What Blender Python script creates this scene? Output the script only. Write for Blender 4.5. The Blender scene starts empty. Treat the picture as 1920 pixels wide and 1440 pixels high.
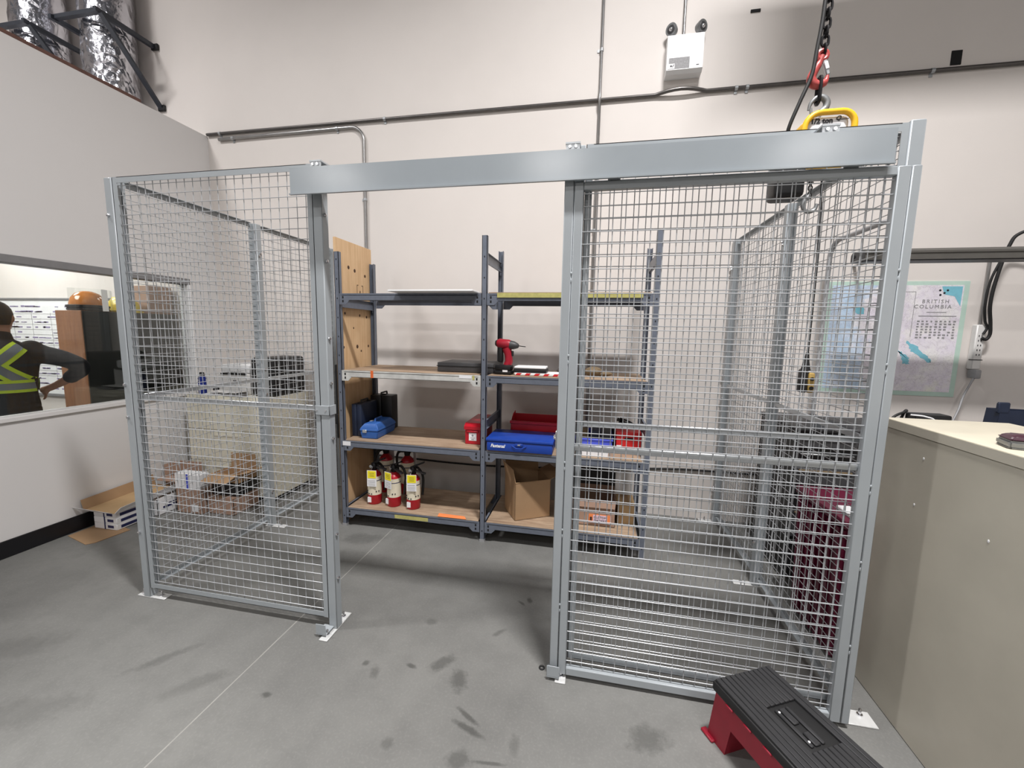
import bpy, bmesh, math, random
from math import sin, cos, pi, radians
from mathutils import Vector, Matrix
from mathutils.bvhtree import BVHTree
random.seed(7)
SC = bpy.context.scene
COL = SC.collection

# ------------------------------------------------------------------ camera
CAM_H = 1.645
def cam_axes(yaw, pitch, roll):
    f = Vector((sin(yaw)*cos(pitch), cos(yaw)*cos(pitch), sin(pitch)))
    r = Vector((cos(yaw), -sin(yaw), 0)); u = r.cross(f)
    return cos(roll)*r+sin(roll)*u, -sin(roll)*r+cos(roll)*u, f
r_, u_, f_ = cam_axes(-0.194857, -0.1234125, 0.0183433)
cam = bpy.data.cameras.new('camera'); cam.sensor_width = 36; cam.lens = 775.06/1920*36
cam.clip_start = 0.02; cam.clip_end = 200
camo = bpy.data.objects.new('camera', cam); COL.objects.link(camo)
m = Matrix((( r_.x, u_.x, -f_.x, 0), (r_.y, u_.y, -f_.y, 0), (r_.z, u_.z, -f_.z, CAM_H), (0, 0, 0, 1)))
camo.matrix_world = m
SC.camera = camo

# ------------------------------------------------------------------ world, lamps, exposure
W = bpy.data.worlds.new('world'); SC.world = W; W.use_nodes = True
W.node_tree.nodes['Background'].inputs[0].default_value = (0.8, 0.85, 0.9, 1)
W.node_tree.nodes['Background'].inputs[1].default_value = 0.3
SC.view_settings.view_transform = 'Standard'; SC.view_settings.look = 'None'
SC.view_settings.gamma = 1; SC.view_settings.use_curve_mapping = False
SC.view_settings.exposure = -1.3
def area(name, loc, sx, sy, power, color=(1, 1, 1), target=None, spread=None):
    l = bpy.data.lights.new(name, 'AREA'); l.shape = 'RECTANGLE'; l.size = sx; l.size_y = sy
    l.energy = power; l.color = color
    o = bpy.data.objects.new(name, l); COL.objects.link(o); o.location = loc
    if target is not None:
        o.rotation_euler = (Vector(target)-Vector(loc)).to_track_quat('-Z', 'Y').to_euler()
    if spread: l.spread = radians(spread)
    return o
NEUT = (1.0, 0.975, 0.965)
ZL = 5.9
area('high_bay_lamp', (0.85, 0.5, 6.8), 1.0, 0.3, 880, NEUT, None, 138)
area('high_bay_lamp', (-5.2, 0.5, 6.8), 1.0, 0.3, 420, NEUT, None, 138)
for x in (-4.2, 1.8):
    area('high_bay_lamp', (x, -3.4, 6.8), 1.2, 0.4, 270, NEUT)
for x in (-7.3, -1.2, 4.6):
    area('high_bay_lamp', (x, -7.4, ZL), 1.2, 0.45, 300, NEUT)
area('bay_door_daylight', (-8.2, -8.0, 3.2), 3.0, 3.0, 170, (0.80, 0.90, 1.0), (-3, 2, 2.5))
area('office_panel_lamp', (-5.6, 1.6, 3.3), 1.2, 1.2, 240, (1.0, 0.98, 0.96))
area('office_panel_lamp', (-6.6, 3.0, 3.3), 1.2, 0.6, 140, (1.0, 0.98, 0.96))

# ------------------------------------------------------------------ materials
def S(c):
    def l(v):
        v /= 255.0
        return v/12.92 if v <= 0.04045 else ((v+0.055)/1.055)**2.4
    return (l(c[0]), l(c[1]), l(c[2]), 1)
class NT:
    def __init__(s, name):
        s.m = bpy.data.materials.new(name); s.m.use_nodes = True
        s.t = s.m.node_tree; s.b = s.t.nodes['Principled BSDF']
    def n(s, typ, **kw):
        nd = s.t.nodes.new(typ)
        for k, v in kw.items(): setattr(nd, k, v)
        return nd
    def l(s, a, b): s.t.links.new(a, b)
    def coord(s, which='Object', scale=(1, 1, 1)):
        tc = s.n('ShaderNodeTexCoord'); mp = s.n('ShaderNodeMapping')
        mp.inputs['Scale'].default_value = scale
        s.l(tc.outputs[which], mp.inputs[0]); return mp.outputs[0]
    def noise(s, vec, scale, detail=4, rough=0.55):
        nz = s.n('ShaderNodeTexNoise'); nz.inputs['Scale'].default_value = scale
        nz.inputs['Detail'].default_value = detail; nz.inputs['Roughness'].default_value = rough
        if vec is not None: s.l(vec, nz.inputs['Vector'])
        return nz.outputs['Fac']
    def ramp(s, fac, stops):
        r = s.n('ShaderNodeValToRGB'); e = r.color_ramp.elements
        while len(e) < len(stops): e.new(0.5)
        for el, (p, c) in zip(e, stops): el.position = p; el.color = c
        s.l(fac, r.inputs[0]); return r.outputs[0]
    def mix(s, fac, a, b, mode='MIX'):
        x = s.n('ShaderNodeMix', data_type='RGBA', blend_type=mode)
        if isinstance(fac, (int, float)): x.inputs[0].default_value = fac
        else: s.l(fac, x.inputs[0])
        for i, v in ((6, a), (7, b)):
            if isinstance(v, tuple): x.inputs[i].default_value = v
            else: s.l(v, x.inputs[i])
        return x.outputs[2]
    def math(s, op, a, b=None, clamp=False):
        x = s.n('ShaderNodeMath', operation=op, use_clamp=clamp)
        for i, v in ((0, a), (1, b)):
            if v is None: continue
            if isinstance(v, (int, float)): x.inputs[i].default_value = v
            else: s.l(v, x.inputs[i])
        return x.outputs[0]
    def bump(s, h, strength=0.2, dist=0.01):
        b = s.n('ShaderNodeBump'); b.inputs['Strength'].default_value = strength; b.inputs['Distance'].default_value = dist
        s.l(h, b.inputs['Height']); s.l(b.outputs[0], s.b.inputs['Normal'])
    def set(s, col=None, rough=0.5, metal=0.0, spec=None):
        if col is not None:
            if isinstance(col, tuple): s.b.inputs['Base Color'].default_value = col
            else: s.l(col, s.b.inputs['Base Color'])
        if isinstance(rough, (int, float)): s.b.inputs['Roughness'].default_value = rough
        else: s.l(rough, s.b.inputs['Roughness'])
        s.b.inputs['Metallic'].default_value = metal
        if spec is not None: s.b.inputs['Specular IOR Level'].default_value = spec
        return s.m
def mk(name, rgb, rough=0.5, metal=0.0, var=0.12, scale=14, bump=0.0, bscale=200, spec=None):
    """painted / moulded surface: base colour with slight tonal wear and fine relief"""
    k = NT(name); v = k.coord()
    c = S(rgb); d = tuple(x*(1-var) for x in c[:3])+(1,)
    col = k.mix(k.ramp(k.noise(v, scale, 5), [(0.35, (0, 0, 0, 1)), (0.7, (1, 1, 1, 1))]), c, d)
    if bump: k.bump(k.noise(v, bscale, 2), bump, 0.002)
    return k.set(col, rough, metal, spec)
M = {}
M['cage'] = mk('cage grey enamel', (158, 164, 168), 0.30, 0.0, 0.05, 6, 0.05, 300)
M['track'] = mk('glossy grey track enamel', (150, 157, 162), 0.19, 0.0, 0.05, 6, 0.03, 300)
M['wire'] = mk('galvanised mesh wire', (172, 175, 178), 0.28, 0.1, 0.08, 30)
M['zinc'] = mk('zinc plated steel', (186, 190, 193), 0.3, 0.5, 0.1, 60)
M['plate'] = mk('pale base plate', (214, 215, 214), 0.4, 0.2, 0.08, 40)
M['chrome'] = mk('bright bolt steel', (225, 225, 228), 0.15, 1.0, 0.05, 60)
M['rack'] = mk('slate blue rack enamel', (104, 110, 122), 0.4, 0.0, 0.14, 25)
M['black'] = mk('black plastic', (22, 22, 24), 0.45, 0, 0.2, 40, 0.05, 400)
M['black_rubber'] = mk('black rubber', (24, 24, 25), 0.6, 0, 0.2, 20)
M['hole'] = mk('dark punched hole', (12, 12, 14), 0.8)
M['white'] = mk('white paint', (236, 237, 238), 0.4, 0, 0.04, 10)
M['offwhite'] = mk('ivory enamel', (218, 214, 198), 0.45, 0, 0.07, 9)
M['red'] = mk('red enamel', (176, 22, 38), 0.35, 0, 0.12, 16)
M['crimson'] = mk('crimson plastic', (160, 20, 42), 0.4, 0, 0.12, 16)
M['stoolred'] = mk('dark crimson tool box plastic', (142, 20, 42), 0.42, 0, 0.12, 16)
M['treadblack'] = mk('charcoal tread plastic', (42, 42, 44), 0.55, 0, 0.2, 30, 0.1, 300)
M['capdark'] = mk('dark plum cap', (62, 34, 46), 0.3, 0, 0.12, 16)
M['redplastic'] = mk('bright red plastic', (206, 34, 38), 0.4, 0, 0.1, 16)
M['maroon'] = mk('maroon plastic', (94, 14, 46), 0.4, 0, 0.15, 10)
M['blue'] = mk('royal blue enamel', (26, 66, 160), 0.4, 0, 0.15, 14)
M['bluebox'] = mk('mid blue plastic', (50, 98, 172), 0.45, 0, 0.15, 14)
M['bluebin'] = mk('violet blue plastic', (78, 92, 205), 0.4, 0, 0.1, 14)
M['navy'] = mk('navy plastic', (30, 40, 62), 0.5, 0, 0.2, 14)
M['bottle'] = mk('blue bottle plastic', (22, 42, 130), 0.25, 0, 0.1, 14)
M['yellow'] = mk('safety yellow enamel', (240, 186, 42), 0.35, 0, 0.08, 14)
M['tagyellow'] = mk('yellow card', (240, 224, 40), 0.6, 0, 0.05, 20)
M['limeedge'] = mk('lime painted edge', (188, 182, 112), 0.5, 0, 0.25, 30)
M['orange'] = mk('orange tape', (226, 108, 52), 0.5, 0, 0.1, 20)
M['orangelab'] = mk('orange label', (240, 140, 84), 0.5, 0, 0.1, 20)
M['pink'] = mk('pale pink note paper', (226, 200, 214), 0.6, 0, 0.05, 20)
M['paper'] = mk('white paper', (232, 232, 234), 0.6, 0, 0.04, 20)
M['cream'] = mk('cream label film', (226, 218, 196), 0.45, 0, 0.06, 30)
M['ink'] = mk('dark ink', (40, 40, 46), 0.6)
M['greyink'] = mk('grey print', (150, 150, 152), 0.6, 0, 0.3, 120)
M['inknavy'] = mk('navy ink', (34, 40, 88), 0.5)
M['steel'] = mk('worn forged steel', (140, 142, 143), 0.45, 0.5, 0.25, 30)
M['chain'] = mk('blackened chain steel', (34, 33, 35), 0.4, 0.6, 0.3, 60)
M['hookred'] = mk('red forged hook enamel', (176, 74, 72), 0.4, 0, 0.15, 40)
M['conduit'] = mk('galvanised conduit', (168, 167, 166), 0.28, 0.85, 0.15, 9)
M['conduitdark'] = mk('weathered conduit', (112, 109, 107), 0.35, 0.8, 0.2, 9)
M['strut'] = mk('dark painted strut', (58, 62, 70), 0.45, 0.2, 0.2, 20)
M['baseboard'] = mk('black vinyl base', (17, 17, 22), 0.4, 0, 0.2, 8)
M['alu'] = mk('anodised window aluminium', (138, 138, 140), 0.4, 0.3, 0.1, 12)
M['rail'] = mk('bronze grey aluminium', (98, 96, 92), 0.4, 0.3, 0.12, 12)
M['darkcab'] = mk('dark green black laminate', (20, 24, 21), 0.5, 0, 0.2, 5)
M['walnut'] = None
M['tan'] = mk('beige cabinet enamel', (192, 187, 173), 0.42, 0, 0.10, 3.5, 0.08, 500)
M['tantop'] = mk('beige cabinet top enamel', (198, 191, 172), 0.45, 0, 0.12, 5)
M['greycase'] = mk('charcoal case', (62, 62, 64), 0.5, 0, 0.15, 20)
M['printer'] = mk('printer plastic', (222, 221, 219), 0.4, 0, 0.04, 12)
M['deck'] = mk('brown deck edge', (104, 72, 62), 0.6, 0, 0.3, 20)
M['jacket'] = mk('dark navy jacket', (20, 21, 29), 0.8, 0, 0.25, 20, 0.2, 60)
M['trouser'] = mk('dark trousers', (24, 24, 28), 0.8, 0, 0.2, 20)
M['lime'] = mk('fluorescent lime tape', (206, 232, 52), 0.5, 0, 0.06, 60)
M['reflect'] = mk('silver reflective tape', (128, 134, 142), 0.35, 0.3, 0.08, 80)
M['skin'] = mk('skin', (176, 128, 106), 0.5, 0, 0.12, 40)
M['hair'] = mk('black hair', (17, 15, 15), 0.55, 0, 0.4, 160, 0.4, 300)
M['amber'] = mk('amber visor plastic', (206, 128, 58), 0.15, 0, 0.1, 20)
M['duct_gray'] = mk('grey tape', (150, 150, 152), 0.4)
M['teal'] = mk('pale teal map border', (190, 216, 204), 0.35, 0, 0.06, 20)
M['lake'] = mk('lake blue ink', (128, 196, 214), 0.4, 0, 0.1, 40)
M['leather'] = mk('worn leather', (116, 98, 72), 0.7, 0, 0.35, 40, 0.3, 60)
M['cloth'] = mk('grey cloth', (150, 142, 140), 0.9, 0, 0.2, 40, 0.3, 90)

def wall_mat(name, rgb, streak=0.06):
    k = NT(name); v = k.coord()
    c = S(rgb); d = tuple(x*(1-streak) for x in c[:3])+(1,)
    col = k.mix(k.ramp(k.noise(v, 0.9, 6, 0.6), [(0.35, (0, 0, 0, 1)), (0.7, (1, 1, 1, 1))]), c, d)
    sc = k.ramp(k.noise(k.coord(scale=(6, 6, 40)), 1.2, 6, 0.7), [(0.70, (0, 0, 0, 1)), (0.76, (1, 1, 1, 1))])
    col = k.mix(k.math('MULTIPLY', sc, 0.12), col, S((150, 140, 134)))
    k.bump(k.noise(v, 160, 3), 0.12, 0.002)
    return k.set(col, 0.62)
M['wallback'] = wall_mat('warm white block wall paint', (220, 214, 209))
M['wallleft'] = wall_mat('grey white drywall paint', (216, 214, 213), 0.03)
M['ceil'] = wall_mat('grey roof deck', (118, 122, 128))

def cardboard(name, rgb):
    k = NT(name); v = k.coord(scale=(1, 1, 1))
    c = S(rgb); d = tuple(x*0.82 for x in c[:3])+(1,)
    col = k.mix(k.noise(v, 9, 4), c, d)
    k.bump(k.noise(k.coord(scale=(1, 1, 30)), 20, 2), 0.06, 0.002)
    return k.set(col, 0.8)
M['card'] = cardboard('brown cardboard', (172, 140, 106))
M['cardtan'] = cardboard('tan cardboard inside', (196, 164, 122))
M['cardpink'] = cardboard('reddish brown cardboard', (166, 136, 118))

def wood(name, rgb, dark, knots=False, scale=(3, 30, 3), contrast=0.5):
    k = NT(name); v = k.coord(scale=scale)
    n1 = k.noise(v, 1.6, 6, 0.65)
    col = k.mix(k.ramp(n1, [(0.5-contrast*0.3, S(dark)), (0.5+contrast*0.3, S(rgb))]), S(rgb), S(rgb)) if False else k.ramp(n1, [(0.5-contrast*0.35, S(dark)), (0.5+contrast*0.25, S(rgb))])
    blot = k.ramp(k.noise(k.coord(), 5, 5, 0.6), [(0.45, (0, 0, 0, 1)), (0.75, (1, 1, 1, 1))])
    col = k.mix(k.math('MULTIPLY', blot, 0.45), col, S(dark))
    k.bump(n1, 0.1, 0.002)
    return k.set(col, 0.65)
M['shelfwood'] = wood('worn particle shelf board', (180, 158, 134), (122, 98, 78), scale=(2.5, 26, 8), contrast=0.9)
M['ply'] = wood('fir plywood', (222, 190, 150), (194, 156, 114), scale=(6, 26, 1.4), contrast=0.9)
M['knot'] = mk('plywood knot', (74, 46, 28), 0.7)
M['walnut'] = wood('brown wood veneer', (158, 110, 76), (122, 80, 54), scale=(30, 30, 2), contrast=0.8)

def floor_mat():
    k = NT('sealed concrete floor'); v = k.coord()
    n1 = k.noise(v, 0.7, 6, 0.6); n2 = k.noise(v, 6, 6, 0.65); n3 = k.noise(v, 90, 3, 0.6)
    col = k.ramp(n1, [(0.3, S((100, 100, 98))), (0.7, S((127, 127, 124)))])
    col = k.mix(k.math('MULTIPLY', k.ramp(n2, [(0.45, (0, 0, 0, 1)), (0.75, (1, 1, 1, 1))]), 0.45), col, S((96, 96, 94)))
    col = k.mix(k.math('MULTIPLY', k.ramp(n3, [(0.5, (0, 0, 0, 1)), (0.8, (1, 1, 1, 1))]), 0.25), col, S((150, 150, 146)))
    sep = k.n('ShaderNodeSeparateXYZ'); k.l(v, sep.inputs[0])
    wob = k.noise(v, 14, 4, 0.7)
    wob2 = k.noise(v, 31, 4, 0.7)
    def spot(x, y, rx, ry, ang, amt, soft=0.55):
        nonlocal col
        dx = k.math('SUBTRACT', sep.outputs[0], x); dy = k.math('SUBTRACT', sep.outputs[1], y)
        ca, sa = cos(ang), sin(ang)
        u = k.math('DIVIDE', k.math('ADD', k.math('MULTIPLY', dx, ca), k.math('MULTIPLY', dy, sa)), rx)
        w = k.math('DIVIDE', k.math('SUBTRACT', k.math('MULTIPLY', dy, ca), k.math('MULTIPLY', dx, sa)), ry)
        d = k.math('SQRT', k.math('ADD', k.math('MULTIPLY', u, u), k.math('MULTIPLY', w, w)))
        d = k.math('ADD', d, k.math('MULTIPLY', k.math('SUBTRACT', wob, 0.5), 1.3))
        d = k.math('ADD', d, k.math('MULTIPLY', k.math('SUBTRACT', wob2, 0.5), 0.8))
        f = k.ramp(d, [(soft*0.8, (1, 1, 1, 1)), (1.0, (0, 0, 0, 1))])
        col = k.mix(k.math('MULTIPLY', f, amt*0.7), col, S((58, 58, 56)))
    for a in ((-0.68, 1.78, .085, .045, 0.9, .75), (-0.57, 1.70, .05, .085, 0.5, .75), (-0.47, 1.53, .085, .014, -0.5, .9),
              (-0.45, 1.475, .10, .018, -0.35, .9), (-0.45, 1.35, .06, .05, 0.4, .7), (-0.33, 1.36, .09, .01, 0.1, .8),
              (-1.388, 1.438, .03, .022, 0, .9), (-0.37, 2.32, .035, .012, -0.6, .95), (-0.33, 2.36, .02, .035, 0.3, .95),
              (0.283, 1.592, .10, .075, 0.3, .7), (-0.82, 1.73, .035, .015, -.3, .9), (-0.98, 1.66, .03, .05, .5, .6),
              (-1.05, 1.70, .02, .02, 0, .8), (-0.45, 2.05, .02, .05, -.7, .6), (-0.85, 2.05, .045, .03, 0, .5),
              (-1.75, 2.82, .22, .10, 0.2, .55), (-1.7, 2.55, .3, .12, 0.1, .35), (-2.05, 1.5, .18, .035, 0.9, .5),
              (-1.75, 1.42, .05, .16, -0.8, .4), (-2.9, 1.35, .35, .12, 0.6, .35), (-2.4, 1.1, .4, .1, .5, .35), (-0.25, 1.45, .03, .05, .2, .5), (-0.75, 1.35, .03, .03, 0, .5)):
        spot(*a)
    # saw-cut control joint along Y with pale filler
    dj = k.math('ABSOLUTE', k.math('SUBTRACT', sep.outputs[0], -1.59))
    jm = k.math('LESS_THAN', k.math('ADD', dj, k.math('MULTIPLY', wob2, 0.003)), 0.0046)
    col = k.mix(k.math('MULTIPLY', k.math('MULTIPLY', jm, n2), 0.85), col, S((176, 174, 168)))
    rough = k.math('ADD', k.math('MULTIPLY', n2, 0.25), 0.36)
    k.bump(n3, 0.06, 0.003)
    return k.set(col, rough, 0, 0.35)
M['floor'] = floor_mat()

def foil_mat():
    k = NT('crinkled foil insulation'); v = k.coord()
    h = k.noise(k.coord(scale=(1, 1, 0.8)), 5, 5, 0.6)
    vo = k.n('ShaderNodeTexVoronoi', feature='DISTANCE_TO_EDGE'); vo.inputs['Scale'].default_value = 11; k.l(v, vo.inputs['Vector'])
    hh = k.math('ADD', h, k.math('MULTIPLY', vo.outputs[0], 0.9))
    k.bump(hh, 0.42, 0.04)
    return k.set(S((212, 212, 218)), 0.2, 1.0)
M['foil'] = foil_mat()

def glass_mat():
    k = NT('window glass'); k.t.nodes.remove(k.b)
    out = [n for n in k.t.nodes if n.type == 'OUTPUT_MATERIAL'][0]
    tr = k.n('ShaderNodeBsdfTransparent'); gl = k.n('ShaderNodeBsdfGlossy'); gl.inputs['Roughness'].default_value = 0.02
    tr.inputs[0].default_value = (0.93, 0.95, 0.94, 1)
    fr = k.n('ShaderNodeFresnel'); fr.inputs[0].default_value = 1.5
    mx = k.n('ShaderNodeMixShader'); k.l(fr.outputs[0], mx.inputs[0]); k.l(tr.outputs[0], mx.inputs[1]); k.l(gl.outputs[0], mx.inputs[2])
    k.l(mx.outputs[0], out.inputs[0]); return k.m
M['glass'] = glass_mat()

def map_mat():
    k = NT('printed road map paper'); v = k.coord()
    sep = k.n('ShaderNodeSeparateXYZ'); k.l(v, sep.inputs[0])
    n = k.noise(v, 5, 5, 0.6)
    land = k.ramp(n, [(0.35, S((240, 239, 238))), (0.55, S((228, 222, 234))), (0.75, S((238, 238, 228)))])
    sea = k.ramp(k.noise(v, 8, 4), [(0.3, S((176, 206, 232))), (0.7, S((214, 224, 240)))])
    coast = k.math('ADD', sep.outputs[0], k.math('MULTIPLY', k.math('SUBTRACT', k.noise(v, 3.2, 6, .7), 0.5), 0.7))
    f = k.ramp(k.math('ADD', coast, 0.66), [(0.44, (1, 1, 1, 1)), (0.5, (0, 0, 0, 1))])
    col = k.mix(f, land, sea)
    def contour(sc, wdt):
        d = k.math('ABSOLUTE', k.math('SUBTRACT', k.noise(v, sc, 5, 0.65), 0.5))
        return k.ramp(d, [(0.0, (1, 1, 1, 1)), (wdt, (0, 0, 0, 1))])
    road = k.math('MAXIMUM', contour(3.5, 0.010), k.math('MAXIMUM', contour(7.0, 0.014), contour(15.0, 0.016)))
    low = k.ramp(k.math('MULTIPLY', k.math('ADD', sep.outputs[2], 0.1), -1.2), [(0.0, (.3, .3, .3, 1)), (0.35, (1, 1, 1, 1))])
    col = k.mix(k.math('MULTIPLY', k.math('MULTIPLY', road, low), 0.8), col, S((92, 70, 88)))
    dots = k.ramp(k.noise(v, 60, 3, .6), [(0.62, (0, 0, 0, 1)), (0.70, (1, 1, 1, 1))])
    col = k.mix(k.math('MULTIPLY', k.math('MULTIPLY', dots, low), 0.55), col, S((96, 84, 110)))
    return k.set(col, 0.35)
M['map'] = map_mat()

# ------------------------------------------------------------------ mesh helpers
class MB:
    def __init__(s): s.bm = bmesh.new(); s.mi = 0
    def _tag(s, faces):
        for f in faces: f.material_index = s.mi
    def box(s, p0, p1, bev=0.0, seg=1, mat=None):
        bm = s.bm
        x0, y0, z0 = p0; x1, y1, z1 = p1
        vs = [bm.verts.new(c) for c in ((x0, y0, z0), (x1, y0, z0), (x1, y1, z0), (x0, y1, z0), (x0, y0, z1), (x1, y0, z1), (x1, y1, z1), (x0, y1, z1))]
        if mat is not None:
            for v in vs: v.co = mat @ v.co
        fs = [bm.faces.new([vs[i] for i in q]) for q in ((0, 3, 2, 1), (4, 5, 6, 7), (0, 1, 5, 4), (1, 2, 6, 5), (2, 3, 7, 6), (3, 0, 4, 7))]
        s._tag(fs)
        if bev > 0:
            es = list({e for f in fs for e in f.edges})
            r = bmesh.ops.bevel(bm, geom=es, offset=bev, segments=seg, affect='EDGES', profile=0.5)
            s._tag(r['faces'])
        return s
    def cbox(s, c, sz, bev=0.0, seg=1, rot=None):
        h = Vector(sz)/2
        mt = Matrix.Translation(Vector(c)) @ (rot.to_4x4() if rot is not None else Matrix.Identity(4))
        return s.box(-h, h, bev, seg, mt)
    def bar(s, a, b, w, h, up=(0, 0, 1), bev=0.0):
        a, b = Vector(a), Vector(b); d = (b-a); L = d.length; d.normalize()
        up = Vector(up)
        if abs(d.dot(up)) > 0.98: up = Vector((0, 1, 0))
        sd = d.cross(up).normalized(); up = sd.cross(d)
        R = Matrix((sd, d, up)).transposed()
        return s.cbox((a+b)/2, (w, L, h), bev, 1, R)
    def prism(s, pts, off):
        """closed outline of 3D points swept by vector off"""
        bm = s.bm; off = Vector(off)
        a = [bm.verts.new(Vector(p)) for p in pts]; b = [bm.verts.new(Vector(p)+off) for p in pts]
        n = len(a); fs = [bm.faces.new(a), bm.faces.new(list(reversed(b)))]
        for i in range(n):
            fs.append(bm.faces.new((a[i], b[i], b[(i+1) % n], a[(i+1) % n])))
        s._tag(fs); bmesh.ops.recalc_face_normals(bm, faces=fs); return s
    def tube(s, path, r, seg=10, closed=False, caps=True):
        bm = s.bm; P = [Vector(p) for p in path]; n = len(P)
        T = []
        for i in range(n):
            if closed: t = P[(i+1) % n]-P[i-1]
            else: t = P[min(i+1, n-1)]-P[max(i-1, 0)]
            T.append(t.normalized())
        ref = Vector((0, 0, 1)) if abs(T[0].z) < 0.9 else Vector((1, 0, 0))
        N = (ref-T[0]*ref.dot(T[0])).normalized(); rings = []
        for i in range(n):
            if i: N = (N-T[i]*N.dot(T[i])).normalized()
            B = T[i].cross(N); rr = r[i] if isinstance(r, (list, tuple)) else r
            rings.append([bm.verts.new(P[i]+N*(rr*cos(2*pi*k/seg))+B*(rr*sin(2*pi*k/seg))) for k in range(seg)])
        fs = []
        for i in range(n if closed else n-1):
            a, b = rings[i], rings[(i+1) % n]
            for k in range(seg):
                fs.append(bm.faces.new((a[k], a[(k+1) % seg], b[(k+1) % seg], b[k])))
        if caps and not closed:
            fs.append(bm.faces.new(list(reversed(rings[0])))); fs.append(bm.faces.new(rings[-1]))
        s._tag(fs); return s
    def cyl(s, a, b, r, seg=16, r2=None):
        return s.tube([a, b], [r, r if r2 is None else r2], seg)
    def lathe(s, prof, c=(0, 0, 0), seg=20, axis='Z'):
        bm = s.bm; c = Vector(c); rings = []
        for r, z in prof:
            ring = []
            for k in range(seg):
                a = 2*pi*k/seg
                p = Vector((r*cos(a), r*sin(a), z))
                if axis == 'Y': p = Vector((p.x, p.z, p.y))
                if axis == 'X': p = Vector((p.z, p.x, p.y))
                ring.append(bm.verts.new(c+p))
            rings.append(ring)
        fs = []
        for a, b in zip(rings, rings[1:]):
            for k in range(seg): fs.append(bm.faces.new((a[k], a[(k+1) % seg], b[(k+1) % seg], b[k])))
        fs.append(bm.faces.new(list(reversed(rings[0])))); fs.append(bm.faces.new(rings[-1]))
        s._tag(fs); bmesh.ops.recalc_face_normals(bm, faces=fs); return s
    def sphere(s, c, r, sc=(1, 1, 1), seg=16):
        mt = Matrix.Translation(Vector(c)) @ Matrix.Diagonal((sc[0], sc[1], sc[2], 1))
        res = bmesh.ops.create_uvsphere(s.bm, u_segments=seg, v_segments=max(6, seg//2), radius=r, matrix=mt)
        s._tag({f for v in res['verts'] for f in v.link_faces}); return s
    def quad(s, pts):
        f = s.bm.faces.new([s.bm.verts.new(Vector(p)) for p in pts]); s._tag([f]); return s
    def build(s, name, mats, parent=None, world=False, smooth=40, normals=True):
        if normals: bmesh.ops.recalc_face_normals(s.bm, faces=s.bm.faces[:])
        if world and parent is not None:
            off = Vector(parent.location); q = parent.parent
            while q is not None: off += Vector(q.location); q = q.parent
            for v in s.bm.verts: v.co -= off
        me = bpy.data.meshes.new(name); s.bm.to_mesh(me); s.bm.free()
        for mt in (mats if isinstance(mats, (list, tuple)) else [mats]): me.materials.append(M[mt] if isinstance(mt, str) else mt)
        if smooth:
            me.polygons.foreach_set('use_smooth', [True]*len(me.polygons)); me.set_sharp_from_angle(angle=radians(smooth))
        o = bpy.data.objects.new(name, me); COL.objects.link(o)
        if parent is not None: o.parent = parent
        return o
def tag(o, label, cat, group=None):
    o['label'] = label; o['category'] = cat
    if group: o['group'] = group
    return o
def thing(name, label, cat, loc=(0, 0, 0), rz=0, group=None):
    o = bpy.data.objects.new(name, None); COL.objects.link(o); o.location = loc; o.rotation_euler = (0, 0, rz)
    o.empty_display_size = 0.05
    return tag(o, label, cat, group)
def struct(o): o['kind'] = 'structure'; return o
def recenter(o):
    """move the origin of a one-mesh thing to its base centre"""
    vs = o.data.vertices; xs = [v.co.x for v in vs]; ys = [v.co.y for v in vs]; zs = [v.co.z for v in vs]
    c = Vector(((min(xs)+max(xs))/2, (min(ys)+max(ys))/2, min(zs)))
    o.data.transform(Matrix.Translation(-c)); o.location = c; return o
def solo(mb, name, mats, label, cat, group=None, smooth=40):
    return tag(recenter(mb.build(name, mats, None, smooth=smooth)), label, cat, group)
def dup(root, loc, rz=None, label=None):
    r = root.copy(); COL.objects.link(r); r.location = loc
    if rz is not None: r.rotation_euler = (0, 0, rz)
    if label: r['label'] = label
    for ch in list(root.children):
        c = ch.copy(); COL.objects.link(c); c.parent = r
        for g in list(ch.children):
            d = g.copy(); COL.objects.link(d); d.parent = c
    return r
def text(body, size, mat, name, parent, loc, rot=(pi/2, 0, 0), extrude=0.0006, shear=0, bold=0, align='CENTER', spacing=1.0, world=True):
    cu = bpy.data.curves.new(name, 'FONT'); cu.body = body; cu.size = size; cu.extrude = extrude; cu.shear = shear; cu.offset = bold
    cu.align_x = align; cu.align_y = 'CENTER'; cu.space_character = spacing; cu.resolution_u = 2
    t = bpy.data.objects.new('tmp_text', cu); COL.objects.link(t)
    dg = bpy.context.evaluated_depsgraph_get(); dg.update()
    me = bpy.data.meshes.new_from_object(t.evaluated_get(dg)); me.materials.clear(); me.materials.append(M[mat])
    bpy.data.objects.remove(t); bpy.data.curves.remove(cu)
    from mathutils import Euler
    off = Vector((0, 0, 0))
    if world and parent is not None:
        q = parent
        while q is not None: off += Vector(q.location); q = q.parent
    me.transform(Matrix.Translation(Vector(loc)-off) @ Euler(rot).to_matrix().to_4x4())
    me.name = name
    o = bpy.data.objects.new(name, me); COL.objects.link(o); o.parent = parent; return o
def arc(c, r, a0, a1, n, u, v):
    c, u, v = Vector(c), Vector(u), Vector(v)
    return [c+u*(r*cos(a0+(a1-a0)*i/n))+v*(r*sin(a0+(a1-a0)*i/n)) for i in range(n+1)]
def spline(pts, n=8):
    P = [Vector(p) for p in pts]; P = [P[0]*2-P[1]]+P+[P[-1]*2-P[-2]]; out = []
    for i in range(1, len(P)-2):
        for k in range(n):
            t = k/n; a, b, c, d = P[i-1], P[i], P[i+1], P[i+2]
            out.append(0.5*((2*b)+(c-a)*t+(2*a-5*b+4*c-d)*t*t+(3*b-a-3*c+d)*t*t*t))
    out.append(P[-2]); return out

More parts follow.
